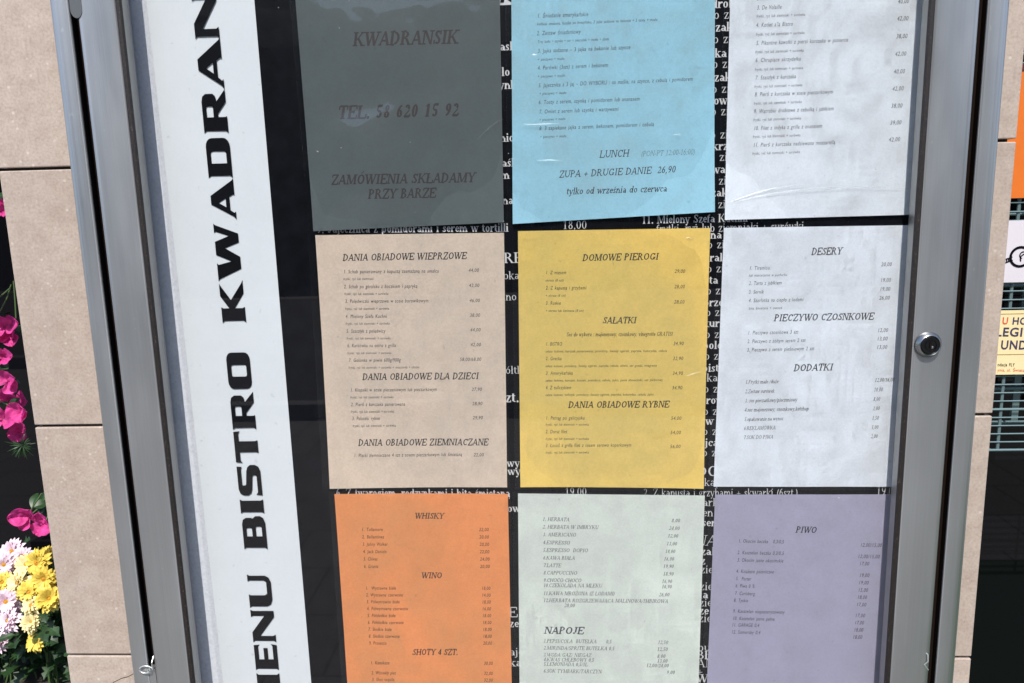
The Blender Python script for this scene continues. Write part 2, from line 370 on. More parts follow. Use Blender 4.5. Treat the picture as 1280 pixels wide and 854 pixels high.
# unseen carriageway behind the camera, added to soften the edge mirrored in the glass
M_road = mat('dark_asphalt', (.05, .05, .05), .85)
L(M_road, ramp(M_road, noise_n(M_road, tex_coord(M_road), 90, 5, .7), [(.3, (.035, .035, .035)), (.7, (.075, .074, .072))]), bsdf(M_road).inputs['Base Color'])
bm = bmesh.new(); sheet_plane(bm, -60, 60, -12.6, -5.0, GZ + .005); struct(obj('added_road', bm, M_road))
bm = bmesh.new(); box(bm, -60, 60, -5.0 + .002, -4.86, GZ - .05, GZ + .11, .01); struct(obj('kerb', bm, mat('grey_kerb', (.22, .215, .205), .85)))

# unseen bank added across the street so the glass mirrors something dark
bm = bmesh.new(); rows = []
for j in range(13):
    t = j / 12; rows.append([bm.verts.new((x * 1.5, -13 - 9 * t, GZ - .05 + 8.5 * math.sin(math.pi / 2 * t) * (1 + .2 * noise.noise(Vector((x * .17, t * 2, 4)))) + .9 * t * noise.noise(Vector((x * .6, t * 6, 1))))) for x in range(-40, 41)])
for A, B in zip(rows, rows[1:]):
    for k in range(80): bm.faces.new((A[k], A[k + 1], B[k + 1], B[k]))
M_bank = mat('bank_green', (.02, .03, .014), .9)
L(M_bank, ramp(M_bank, noise_n(M_bank, tex_coord(M_bank), 3, 6, .7), [(.35, (.008, .012, .006)), (.65, (.03, .045, .02))]), bsdf(M_bank).inputs['Base Color'])
struct(obj('added_bank', bm, M_bank))

# stone pillar that carries the case
PX0, PX1 = atx(42, 525, 0), atx(1241, 515, 0)
JZ = [.23817 + .29731 * k for k in range(5, -5, -1)]
pil = thing('stone_pillar', 'beige limestone clad pillar that the glazed menu case hangs on', 'pillar', ((PX0 + PX1) / 2, .2, GZ))
bm = bmesh.new(); box(bm, PX0 + .006, PX1 - .006, .006, .44, GZ, 1.75); obj('core', bm, M_core, pil)
bm = bmesh.new(); slab = bm.faces.layers.float.new('slab'); rs = random.Random(3)
for k in range(len(JZ) + 1):
    zt = JZ[k - 1] - .0016 if k else 1.745
    zb = JZ[k] + .0016 if k < len(JZ) else GZ
    if k == len(JZ): zb = GZ + .001
    if zt - zb < .02: continue
    n0 = len(bm.faces); box(bm, PX0, PX1, 0, .03, zb, zt, .0012)
    for xa, xb in ((PX0, PX0 + .03), (PX1 - .03, PX1)): box(bm, xa, xb, .0315, .45, zb, zt, .0012)
    bm.faces.ensure_lookup_table(); tone = rs.random()
    for f in bm.faces[n0:]: f[slab] = tone
obj('stone_cladding', bm, M_stone, pil)
bm = bmesh.new()
cr = [(178, 824), (177, 832), (171, 840), (160, 846), (152, 848), (142, 853), (130, 862), (120, 868)]
pp = [at(u, v, -.0002) for u, v in cr]
for a, b in zip(pp, pp[1:]):
    w = Vector((.0002, 0, .0006)); bm.faces.new([bm.verts.new(q) for q in (a - w, b - w, b + w, a + w)])
obj('crack', bm, mat('crack_dark', (.05, .04, .035), .9), pil)  # thin dark strip laid along the crack

# dark glazed shop front either side of the pillar
M_dglass = mat('dark_glass', (.003, .003, .004), .02, spec=.22)
M_dframe = mat('dark_window_frame', (.02, .02, .022), .45)
def shop_window(x0, x1, y, label):
    t = thing('shop_window', label, 'window', ((x0 + x1) / 2, y, GZ))
    bm = bmesh.new(); box(bm, x0 + .05, x1 - .05, y + .015, y + .03, GZ + .1, 1.7); obj('pane', bm, M_dglass, t)
    bm = bmesh.new(); frame_loop(bm, [(0, y + .05), (0, y), (.05, y), (.05, y + .05)], x0, x1, GZ, 1.75); obj('window_frame', bm, M_dframe, t)
shop_window(PX1 + .002, 2.9, .62, 'dark tinted shop window behind the wire rack right of the stone pillar')
shop_window(-3.0, PX0 - .002, 1.0, 'dark tinted shop window behind the pink and yellow flowers')

# ------------------------------------------------------------------ the display case
YF = -.040                                                     # front of the case
X0, X1 = atx(121, 427, -.022), atx(1221, 427, -.022)
Z0, Z1 = -.60, .66
GL, GR = atx(196.5, 427, YF), atx(1134.5, 427, YF)                # inner edge of the door frame
WG = .0056                                                      # gasket width
FO = .0245; GAP = .0082                                         # outer frame width, groove
case = thing('display_case', 'wall mounted grey aluminium menu case with a locked glazed door', 'display case', ((X0 + X1) / 2, 0, Z0))
bm = bmesh.new()
prof = [(0, -.0005), (0, YF + .013)] + [(.013 * (1 - math.cos(R(a))), YF + .013 * (1 - math.sin(R(a)))) for a in (18, 36, 54, 72, 90)]
prof += [(FO - .002, YF), (FO - .0005, YF + .0006), (FO, YF + .002), (FO, YF + .0032)]
frame_loop(bm, prof, X0, X1, Z0, Z1); obj('outer_frame', bm, M_alu, case, True)
bm = bmesh.new(); frame_loop(bm, [(FO - .0001, YF + .003), (FO - .0001, YF + .012), (FO + GAP + .0002, YF + .012), (FO + GAP + .0002, YF + .0034)], X0, X1, Z0, Z1); obj('groove', bm, M_gap, case)
bm = bmesh.new(); box(bm, X0 + .003, X1 - .003, -.0012, -.0004, Z0 + .003, Z1 - .003); obj('back_panel', bm, M_back, case)
# door
DX0, DX1, DZ0, DZ1 = X0 + FO + GAP, X1 - FO - GAP, Z0 + FO + GAP, Z1 - FO - GAP
wl, wr = GL - WG - DX0, DX1 - (GR + WG)
dw = (wl + wr) / 2
bm = bmesh.new()
def door_ring(prof):
    rings = []
    for s, y in prof:      # s = 0 outer edge .. 1 inner edge
        a, b = wl * s, wr * s
        rings.append([bm.verts.new(p) for p in ((DX0 + a, y, DZ0 + dw * s), (DX1 - b, y, DZ0 + dw * s), (DX1 - b, y, DZ1 - dw * s), (DX0 + a, y, DZ1 - dw * s))])
    for A, B in zip(rings, rings[1:]):
        for k in range(4): bm.faces.new((A[k], A[(k + 1) % 4], B[(k + 1) % 4], B[k]))
    bmesh.ops.recalc_face_normals(bm, faces=bm.faces)
door_ring([(0, YF + .0036), (0, YF + .0022), (.012, YF + .001), (.04, YF + .0002)] + [(.04 + .9 * i / 10, YF + .0002 - .0011 * math.sin(math.pi * i / 10)) for i in range(1, 11)] + [(.98, YF + .001), (1, YF + .0022), (1, -.012)])
door = obj('door', bm, M_alu, case, True)
bm = bmesh.new()
IX0, IX1, IZ0, IZ1 = DX0 + wl, DX1 - wr, DZ0 + dw, DZ1 - dw
frame_loop(bm, [(0, YF + .012), (0, YF + .0012), (.001, YF + .0004), (WG - .0015, YF + .0006), (WG, YF + .002), (WG, YF + .0032)], IX0, IX1, IZ0, IZ1)
obj('gasket', bm, M_gasket, door)
bm = bmesh.new(); bm.faces.new([bm.verts.new(p) for p in ((IX0 + .001, YF + .0030, IZ0 + .001), (IX1 - .001, YF + .0030, IZ0 + .001), (IX1 - .001, YF + .0030, IZ1 - .001), (IX0 + .001, YF + .0030, IZ1 - .001))])
obj('glass_pane', bm, M_glass, door)
# lock in the right stile
lc = at(1161.5, 431.5, YF - .004); c2 = (lc.x, lc.z); yb = YF - .0008
bm = bmesh.new(); lathe_y(bm, c2, [(.0136, yb), (.0136, yb - .0012), (.0128, yb - .0022), (.0112, yb - .0058), (.0104, yb - .0062), (.0098, yb - .0056), (.0094, yb - .0048)], 40)
obj('lock', bm, M_chrome, door, True)
bm = bmesh.new(); lathe_y(bm, c2, [(.0093, yb - .0049), (.0093, yb - .0056), (.0088, yb - .0062), (.0062, yb - .0062), (.006, yb - .0054), (.0052, yb - .0054), (.005, yb - .0060)], 36)
obj('lock_cylinder', bm, mat('worn_steel', (.05, .05, .052), .32, 1.), door)
bm = bmesh.new(); box(bm, c2[0] - .0009, c2[0] + .0011, yb - .0068, yb - .0061, c2[1] - .0034, c2[1] + .0034); obj('keyhole', bm, M_gap, door)
bm = bmesh.new(); box(bm, c2[0] + .0009, c2[0] + .0026, yb - .0070, yb - .0060, c2[1] - .0030, c2[1] - .0006, .0003); obj('key_shutter', bm, mat('bright_steel', (.7, .7, .7), .2, 1.), door)
# wire hooks at the foot of the grooves, and the stop that closes the left groove below its hook
hk = at(187, 834, YF)
bm = bmesh.new(); pts = []
gx = atx(190.5, 828, YF)
for i in range(26):
    a = i / 25 * 2.2 * math.pi; r = .0055 - .0017 * i / 25
    pts.append((hk.x - .004 + r * 1.5 * math.cos(a), YF - .002 - .0012 * i / 25, hk.z - .002 + r * .95 * math.sin(a)))
pts = [(gx, YF + .004, hk.z + .012), (gx, YF - .001, hk.z + .007)] + pts
tube(bm, pts, .0009, 8); obj('hook', bm, M_wire, case, True)
hr = at(1157, 826, YF); bm = bmesh.new()
tube(bm, [(hr.x - .002, YF + .003, hr.z + .012), (hr.x + .0015, YF - .001, hr.z + .008), (hr.x + .002, YF - .0015, hr.z), (hr.x - .0015, YF - .001, hr.z - .004), (hr.x + .004, YF + .001, hr.z - .012)], .0008, 8); obj('hook', bm, M_wire, case, True)
bm = bmesh.new(); box(bm, X0 + FO + .0002, DX0 - .0002, YF + .0012, YF + .01, Z0 + .04, hk.z - .003); obj('groove_stop', bm, M_alu, case)

# ------------------------------------------------------------------ black menu board with white lettering, inside the case
YB = -.0030
bx0, bx1 = atx(330, 427, YB), GR + .012
hz = atz(631, 6.5, YB)
board = thing('menu_board', 'black menu board with white serif lettering showing between the paper sheets', 'menu board', ((bx0 + bx1) / 2, YB, IZ0))
bm = bmesh.new(); box(bm, bx0, bx1, YB, -.0013, IZ0 - .005, IZ1 + .005); obj('panel', bm, M_black, board)
bm = bmesh.new(); box(bm, atx(470, 0, YB), atx(860, 0, YB), YB - .0004, YB - .0001, hz, hz + .07); obj('header_strip', bm, M_white, board)
bm = bmesh.new(); ps, w = serif_polys('S', .2, .08, .2)
q = at(622, 5, YB); write(bm, ps, w, (q.x, q.z), (q.x + .03, q.z), .045, lambda x, z: YB - .0006); obj('header_letter', bm, M_blackprint, board)
flatB = lambda x, z: YB
bmt = bmesh.new()
def bt(text, u, v, cap=10., bold=True, u1=None, slope=-.008, shear=0.):
    ps, w = serif_polys(text, .19 if bold else .115, .065 if bold else .045, shear)
    c = cap / 967 * (at(u, v, YB) - CAM_P).length * .99
    a = at(u, v, YB)
    if u1 is None: b = Vector((a.x + w * c * .92, 0, a.z + .0)); 
    else: b = at(u1, v + slope * (u1 - u), YB)
    write(bmt, ps, w, (a.x, a.z), (b.x, b.z), c, flatB, .0001)
bt('9. Jajecznica z pomidorami i serem w tortilli', 396, 291.5, 10, True, 635)
bt('18,00', 703, 286.5, 10.5, False, 733)
bt('11. Mielony Szefa Kuchni', 802, 279.8, 10, True, 934, -.02)
bt('frytki, ryż lub ziemniaki + surówki', 820, 291.5, 10.5, False, 1004, -.02)
bt('6. Z twarogiem, rodzynkami i bitą śmietaną', 420, 620.5, 10, True, 637, .004)
bt('19,00', 706, 620, 11, False, 733)
bt('2. Z kapustą i grzybami + skwarki (6szt.)', 804, 620.5, 10, False, 997, 0)
bt('19,00', 1095, 619.5, 11, False, 1122)
for s, u, v, b in (('masło', 613, 64, 1), ('masło', 603, 96, 1), ('szynką', 612, 112, 1), ('pomidor', 607, 178, 1), ('maśle', 616, 209, 1), ('serem', 603, 224.5, 1), ('na', 628, 255.5, 1),
                   ('pokarm', 622, 349.5, 0), ('ziano', 616, 376, 0), ('żółtko', 626, 467.5, 0), ('wy', 633.5, 583.5, 1), ('wy', 634.5, 593.7, 1), ('owy', 634, 640, 1),
                   ('zen', 636.5, 784, 1), ('ajo', 637, 819.5, 0), ('kan', 637, 833, 1)):
    bt(s, u, v, 10, bool(b))
bt('RE', 630, 329, 13); bt('szt.', 625, 503, 13); bt('EC', 635.5, 771.5, 13)
k0 = 0
for s, v, b in (('drob', 10.5, 1), ('lub zie', 24.6, 0), ('zak', 39.6, 1), ('lub zi', 55, 0), ('ka zi', 72, 1), ('lub zi', 86, 0), ('zak', 102, 1), ('lub zi', 117, 0), ('owe', 131, 1), ('lub zi', 145, 0),
                ('lub zi', 174, 0), ('krz', 188, 1), ('lub zi', 202, 0), ('wa', 217, 1), ('lub zi', 231.6, 0), ('zak', 246, 1), ('lub zi', 261, 0),
                ('na o', 298.5, 1), ('lub zi', 311, 0), ('rals', 327, 1), ('lub zi', 341, 0), ('ta z', 355, 1), ('lub zi', 368.5, 0), ('orze', 383, 1), ('lub zi', 395.5, 0), ('kurc', 409, 1), ('lub zi', 423, 0),
                ('polę', 436.5, 1), ('lub zi', 450, 0), ('bist', 465, 1), ('ka', 477, 0), ('lub zi', 491, 0), ('rowe', 505, 1), ('lub zi', 519, 0), ('w', 531, 1), ('lub zi', 544, 0), ('jca', 558, 1), ('lub zi', 570.6, 0),
                ('kap', 607.5, 0), ('ark', 632.7, 0), ('en', 645.5, 0), ('ser', 658, 1), ('zal', 694, 1), ('z', 705.6, 1), ('zie', 716.6, 0), ('zie', 737.7, 0), ('ła', 748, 1), ('zie', 758, 0), ('ze', 768, 1), ('zie', 777.6, 0),
                ('pu', 814, 0), ('BŁ', 823.7, 1), ('AN', 834, 0), ('+ a', 844, 0), ('W', 853, 1)):
    left = 895 + (880 - 895) * v / 600 if v < 612 else 878 - (v - 632) * .035
    if s.startswith('lub zi'): left -= 15.5
    elif s in ('drob', 'kurc', 'polę', 'bist', 'orze'): left -= 6
    bt(s, left, v, 10, bool(b))
bt('DO', 871, 595.5, 13); bt('NA', 868, 682, 13, False, None, 0, .2)
for v in (700, 745, 790, 822, 850): bt('16,00', 1085, v, 10, False)
obj('lettering', bmt, M_white, board)

# ------------------------------------------------------------------ white banner with tall black lettering
YN = -.0036
def vline(u0, v0, u1, v1, y): a, b = at(u0, v0, y), at(u1, v1, y); return lambda z: a.x + (b.x - a.x) * (z - a.z) / (b.z - a.z)
nl, nr = vline(183, 0, 279, 854, YN), vline(318, 0, 389, 854, YN)
ban = thing('banner', 'tall white strip with black letters reading upwards at the left of the case', 'sign', (nl(0), YN, IZ0))
bm = bmesh.new(); zs = [IZ0 + .002 + (IZ1 - IZ0 - .004) * i / 24 for i in range(25)]
rows = []
for z in zs: rows.append([bm.verts.new((nl(z) + (nr(z) - nl(z)) * k / 6, YN + .0003 * math.sin(z * 11 + k), z)) for k in range(7)])
for A, B in zip(rows, rows[1:]):
    for k in range(6): bm.faces.new((A[k], A[k + 1], B[k + 1], B[k]))
obj('strip', bm, M_banner, ban, True)
bm = bmesh.new()
for z0, z1 in ((IZ0 + .002, IZ1 - .002),): bm.faces.new([bm.verts.new(p) for p in ((nl(z0) - .0065, YN + .0007, z0), (nr(z0) + .0012, YN + .0007, z0), (nr(z1) + .0012, YN + .0007, z1), (nl(z1) - .0065, YN + .0007, z1))])
obj('film_edge', bm, clear_mat('film_edge', 1.5, .2), ban)

def rrect(x0, y0, x1, y1, rx, ry, corners='1111', n=4):
    """rounded rectangle, corners bl br tr tl"""
    P = []
    for k, (cx, cy, a0) in enumerate(((x0 + rx, y0 + ry, 180), (x1 - rx, y0 + ry, 270), (x1 - rx, y1 - ry, 0), (x0 + rx, y1 - ry, 90))):
        if corners[k] == '1':
            for i in range(n + 1): a = R(a0 + 90 * i / n); P.append((cx + rx * math.cos(a), cy + ry * math.sin(a)))
        else: P.append((x0 if k in (0, 3) else x1, y0 if k in (0, 1) else y1))
    return P
f_ = .03   # the little flare on square ends
BG = {
 'O': [rrect(0, 0, 1, 1, .2, .22), rrect(.34, .18, .66, .82, .05, .08)],
 'D': [[(-.02, 0)] + rrect(0, 0, 1, 1, .22, .26, '0110')[1:-1] + [(-.02, 1), (.03, .9), (.03, .1)], rrect(.35, .18, .66, .82, .06, .1, '0110')],
 'R': [[(-.02, 0), (.38, 0), (.36, .08), (.36, .36), (.44, .36), (.72, 0), (1.02, 0), (.98, .05), (.74, .38), (.86, .42), (.92, .52), (.92, .82), (.86, .95), (.74, 1), (-.02, 1), (.03, .9), (.03, .1)], rrect(.36, .55, .62, .83, .05, .06, '0110')],
 'K': [[(-.02, 0), (.38, 0), (.35, .1), (.35, .42), (.72, 0), (1.06, 0), (.98, .06), (.56, .56), (.9, .93), (.98, 1), (.66, 1), (.35, .66), (.35, .9), (.38, 1), (-.02, 1), (.03, .9), (.03, .1)]],
 'I': [[(-.06, 0), (1.06, 0), (.96, .1), (.96, .9), (1.06, 1), (-.06, 1), (.04, .9), (.04, .1)]],
 'T': [[(.3, 0), (.72, 0), (.69, .1), (.69, .8), (.94, .8), (1.02, .72), (1.0, 1), (0, 1), (-.02, .72), (.06, .8), (.33, .8), (.33, .1)]],
 'U': [[(-.02, 1), (.02, .9), (.02, .24), (.08, .08), (.22, 0), (.78, 0), (.92, .08), (.98, .24), (.98, .9), (1.02, 1), (.8, 1), (.83, .9), (.83, .3), (.78, .2), (.42, .2), (.37, .3), (.37, .9), (.4, 1)]],
 'N': [[(-.02, 0), (.22, 0), (.18, .1), (.18, .66), (.78, 0), (.98, 0), (.98, .9), (1.02, 1), (.78, 1), (.82, .9), (.82, .42), (.3, 1), (-.03, 1), (.02, .92), (.02, .1)]],
 'E': [[(-.02, 0), (1.0, 0), (1.04, .26), (.96, .19), (.42, .19), (.42, .41), (.88, .41), (.88, .59), (.42, .59), (.42, .81), (.94, .81), (1.02, .74), (1.0, 1), (-.02, 1), (.03, .9), (.03, .1)]],
 'S': [[(0, .0), (.8, 0), (.94, .07), (1, .22), (1, .42), (.93, .54), (.8, .6), (.36, .66), (.33, .7), (.33, .8), (.36, .83), (.86, .83), (.94, .78), (.95, 1), (.2, 1), (.06, .94), (0, .8), (0, .6), (.06, .48), (.2, .42), (.62, .36), (.66, .32), (.66, .22), (.62, .18), (.1, .18), (.02, .26)]],
 'B': [[(-.02, 0)] + [(.8, 0), (.94, .07), (1, .2), (1, .4), (.93, .52), (.95, .62), (.95, .82), (.89, .95), (.76, 1)] + [(-.02, 1), (.03, .9), (.03, .1)], rrect(.38, .17, .68, .43, .05, .06, '0110'), rrect(.38, .59, .64, .83, .05, .06, '0110')],
 'A': [[(-.06, 0), (.16, 0), (.12, .06), (.2, .22), (.56, .22), (.62, .06), (.6, 0), (1.06, 0), (1.0, .07), (.6, 1), (.36, 1), (.02, .1)], [(.28, .38), (.4, .68), (.52, .38)]],
 'W': [[(-.02, 1), (.02, .93), (.2, 0), (.42, 0), (.58, .6), (.68, 0), (.84, 0), (1.0, .93), (1.03, 1), (.86, 1), (.88, .92), (.8, .4), (.7, 1), (.46, 1), (.34, .38), (.28, .93), (.31, 1)]],
 'M': [[(-.02, 0), (.2, 0), (.17, .1), (.17, .62), (.42, 0), (.56, 0), (.7, .6), (.7, .1), (.67, 0), (1.02, 0), (.98, .1), (.98, .9), (1.02, 1), (.7, 1), (.52, .5), (.34, 1), (-.02, 1), (.02, .9), (.02, .1)]],
}
tl_, br_ = vline(240, 0, 322, 854, YN), vline(270.5, 0, 350.5, 854, YN)
letters = [('N', 47, -12), ('A', 108.5, 50.5), ('R', 165.5, 113), ('D', 221.5, 172.5), ('A', 272, 226), ('W', 350, 281), ('K', 402.5, 353), ('O', 486, 440.5), ('R', 536, 490.5), ('T', 577.5, 539.5),
           ('S', 619, 581), ('I', 640.5, 625), ('B', 685.5, 645), ('U', 758.5, 718.5), ('N', 801.5, 762.5), ('E', 836.5, 806), ('M', 892, 842)]
bm = bmesh.new()
for ch, v0, v1 in letters:
    cu = bpy.data.curves.new('l', 'CURVE'); cu.dimensions = '2D'; cu.fill_mode = 'BOTH' if False else 'FRONT'
    for P in BG[ch]:
        s = cu.splines.new('POLY'); s.points.add(len(P) - 1)
        for pt, (a, b) in zip(s.points, P): pt.co = (a, b, 0, 1)
        s.use_cyclic_u = True
    o = bpy.data.objects.new('l', cu); me = bpy.data.meshes.new_from_object(o)
    um = 256 + v0 * .093
    za, zb = atz(um, v0, YN), atz(um, v1, YN)
    vs = []
    for v in me.vertices:
        z = za + (zb - za) * v.co.x; xb, xt = br_(z), tl_(z)
        vs.append(bm.verts.new((xb + (xt - xb) * v.co.y, YN - .0009, z)))
    for p in me.polygons: bm.faces.new([vs[i] for i in p.vertices])
    bpy.data.objects.remove(o); bpy.data.curves.remove(cu); bpy.data.meshes.remove(me)
    if (ch, v0) in (('K', 402.5), ('B', 685.5), ('M', 892)): obj('lettering', bm, M_blackprint, ban); bm = bmesh.new()
bm.free()

# ------------------------------------------------------------------ the nine printed sheets
YS = -.0052
def sheet(label, corners, color, seed, curl=(0, 0, 0, 0), film=(6, 5), mat_kw={}, front=0.):
    """corners TL TR BR BL in photograph pixels; curl = how far each corner stands off the board (mm)"""
    C = [at(u, v, YS) for u, v in corners]
    o = thing('menu_sheet', label, 'menu sheet', ((C[2].x + C[3].x) / 2, YS, (C[2].z + C[3].z) / 2), 'menu sheets pinned up in the case')
    def uv(x, z):
        s = t = .5
        for _ in range(6):
            xl, xr = C[0].x + (C[3].x - C[0].x) * t, C[1].x + (C[2].x - C[1].x) * t
            s = (x - xl) / (xr - xl)
            zt, zb = C[0].z + (C[1].z - C[0].z) * s, C[3].z + (C[2].z - C[3].z) * s
            t = (z - zt) / (zb - zt)
        return s, t
    def surf_st(s, t):
        w = .0006 * noise.noise(Vector((s * 2.3 + seed, t * 3.1, seed * 1.7))) + .0003 * noise.noise(Vector((s * 7 + seed, t * 8, 3.1)))
        f = lambda a: max(0, a) ** 3
        w += -.001 * (curl[0] * f(1 - s - t * 1.2) + curl[1] * f(s - t * 1.2) + curl[2] * f(s + t * 1.2 - 1.2) + curl[3] * f(t * 1.2 - s - .2))
        return YS + w
    def P(s, t):
        a = C[0].lerp(C[1], s); b = C[3].lerp(C[2], s); p = a.lerp(b, t); return Vector((p.x, surf_st(s, t), p.z))
    bm = bmesh.new(); n, k = 26, 36
    V = [[bm.verts.new(P(i / n, j / k)) for i in range(n + 1)] for j in range(k + 1)]
    for j in range(k):
        for i in range(n): bm.faces.new((V[j + 1][i], V[j + 1][i + 1], V[j][i + 1], V[j][i]))
    bmesh.ops.solidify(bm, geom=bm.faces, thickness=.00025)
    pm = paper_mat('paper_' + str(seed), color, **mat_kw)
    obj('paper', bm, pm, o, True)
    # clear pocket the sheet sits in: its welded margins stand out past the paper
    bm = bmesh.new(); l, b_ = film[0] / 1000, film[1] / 1000
    c = [C[0] + Vector((-l, 0, .002)), C[1] + Vector((.003, 0, .002)), C[2] + Vector((.003, 0, -b_)), C[3] + Vector((-l, 0, -b_))]
    bm.faces.new([bm.verts.new((p.x, YS + .0013, p.z)) for p in (c[3], c[2], c[1], c[0])])
    for a, b in ((0, 3),): tube(bm, [(c[a].x, YS + .001, c[a].z), (c[b].x, YS + .001, c[b].z)], .00025, 6)
    obj('clear_pocket', bm, M_film, o)
    if front:      # the front of the pocket: a slack film with soft folds that mirrors the street unevenly
        bm = bmesh.new(); n, k = 44, 60; V = []
        for j in range(k + 1):
            row = []
            for i in range(n + 1):
                q = C[0].lerp(C[1], i / n).lerp(C[3].lerp(C[2], i / n), j / k)
                h = abs(noise.noise(Vector((q.x * 9 + seed * 3.3, q.z * 6.5, seed)))) * 1.5 + .5 * noise.noise(Vector((q.x * 14, q.z * 17 + seed, 2.))) + .25 * abs(noise.noise(Vector((q.x * 40 + q.z * 25, q.z * 30 - q.x * 18, seed))))
                e = min(1, 7 * min(i / n, 1 - i / n, j / k, 1 - j / k))
                row.append(bm.verts.new((q.x, YS - .0012 - .0001 - front * h * e, q.z)))
            V.append(row)
        for j in range(k):
            for i in range(n): bm.faces.new((V[j + 1][i], V[j + 1][i + 1], V[j][i + 1], V[j][i]))
        obj('pocket_front', bm, M_front, o, True)
    def surf(x, z): s, t = uv(x, z); return surf_st(s, t)
    return o, surf
def px2m(px, u, v): return px / FPX * (at(u, v, YS) - CAM_P).length * .985
class Ink:
    def __init__(self, o, surf, slope, ink=None, hink=None):
        self.o, self.s, self.sl = o, surf, slope; self.ink = ink or M_ink; self.hink = hink or self.ink; self.L = []
    def line(self, bm, polys, w, u0, v0, u1, v1, cap):
        a, b = at(u0, v0, YS), at(u1, v1, YS); write(bm, polys, w, (a.x, a.z), (b.x, b.z), px2m(cap, u0, v0), self.s)
    def head(self, text, u0, v0, u1, cap=8.4, T=.2, t=.115, sh=.24, v1=None):
        bm = bmesh.new(); ps, w = serif_polys(text, T, t, sh); w += sh * .9
        self.line(bm, ps, w, u0 - cap * .0, v0, u1, v0 + self.sl * (u1 - u0) if v1 is None else v1, cap); obj('heading', bm, self.hink, self.o)
    def item(self, text, u0, v0, u1, cap=4.7, bold=.0, v1=None, price=False):
        ps, w = sans_polys(text, bold); self.line(self.new(price), ps, w, u0, v0, u1, v0 + self.sl * (u1 - u0) if v1 is None else v1, cap)
    def sub(self, text, u0, v0, u1, cap=3.25, v1=None): self.item(text, u0, v0, u1, cap, .0, v1)
    def price(self, text, u0, v0, u1, cap=4.6): self.item(text, u0, v0, u1, cap, .0, None, True)
    def ser(self, text, u0, v0, u1, cap=5., T=.17, t=.07, sh=.26, price=False, v1=None):
        ps, w = serif_polys(text, T, t, sh); self.line(self.new(price), ps, w + sh * .5, u0, v0, u1, v0 + self.sl * (u1 - u0) if v1 is None else v1, cap)
    def new(self, price):
        b = bmesh.new(); self.L.append(('price' if price else 'menu_line', b)); return b
    def done(self):
        for n, b in self.L: obj(n, b, self.ink, self.o)
FR = 'frytki, ryż lub ziemniaki + surówka'

# dark grey sheet
o, s = sheet('dark grey sheet with a phone number, top left of the nine', [(366, -38), (624, -38), (630, 278), (393, 289)], rgb(100, 110, 111), 1, (0, 0, 5, 4), mat_kw=dict(coat=.1), front=.0038)
k = Ink(o, s, -.025, hink=M_ink_brown)
k.head('KWADRANSIK', 441, 58, 574, 15.5, .25, .12); k.head('TEL. 58 620 15 92', 422, 149, 575, 15, .25, .12); k.head('ZAMÓWIENIA SKŁADAMY', 414, 231, 595, 11.6, .24, .12, v1=228); k.head('PRZY BARZE', 460, 248.8, 546, 11.6, .24, .12, v1=247); k.done()
# light blue sheet
o, s = sheet('light blue breakfast and lunch sheet, top middle of the nine', [(639, -38), (894, -40), (892, 265), (641, 280)], rgb(171, 218, 233), 2, (0, 0, 7, 2), mat_kw=dict(coat=.1), front=.0011)
k = Ink(o, s, -.037, M_ink_soft, M_ink_brown)
PM = '+ pieczywo + masło'
for t, u0, v0, u1, v1 in (('1. Śniadanie amerykańskie', 671.5, 22.5, 735.5, 20.3), ('2. Zestaw śniadaniowy', 671, 44.3, 726, 42), ('3. Jajka sadzone – 3 jajka na bekonie lub szynce', 672, 66.3, 788, 61.5), ('4. Parówki (3szt) z serem i bekonem', 672, 87.5, 760, 83.7),
      ('5. Jajecznica z 3 jaj – DO WYBORU : na maśle, na szynce, z cebulą i pomidorem', 673, 109.3, 866, 101), ('6. Tosty z serem, szynką i pomidorem lub ananasem', 673, 130.4, 799.5, 125.8), ('7. Omlet z serem lub szynką i warzywami', 674, 142.2, 773, 138.5), ('8. 3 zapiekane jajka z serem, bekonem, pomidorem i cebulą', 674, 163, 817.5, 157.6)):
    k.item(t, u0, v0, u1, 4.8, .0, v1)
for t, u0, v0, u1, v1 in (('kiełbasa smażona, fasolka po bretońsku, 2 jajka sadzone na bekonie + 2 tosty + masło', 671, 32, 822, 26.3), ('Trzy bułki + szynka + ser + twarożek + masło + dżem', 672, 54, 761, 50.5), (PM, 672, 76.2, 705.5, 75), (PM, 672, 97.3, 706, 96), (PM, 674, 118.8, 708, 117.6), (PM, 674, 151.4, 707, 150), (PM, 675, 172.8, 708, 171.6)):
    k.sub(t, u0, v0, u1, 3.25, v1)
k.head('LUNCH', 749, 197.3, 787, 8.6, .14, .09); k.ser('(PON-PT 12:00-16:00)', 801, 195.7, 868.5, 6.4, .08, .05, v1=193)
k.head('ZUPA + DRUGIE DANIE  26,90', 698.5, 222.3, 845, 8.3, .15, .09, v1=215.8); k.head('tylko od września do czerwca', 707.6, 243.3, 834, 8.2, .15, .09, v1=239.6); k.done()
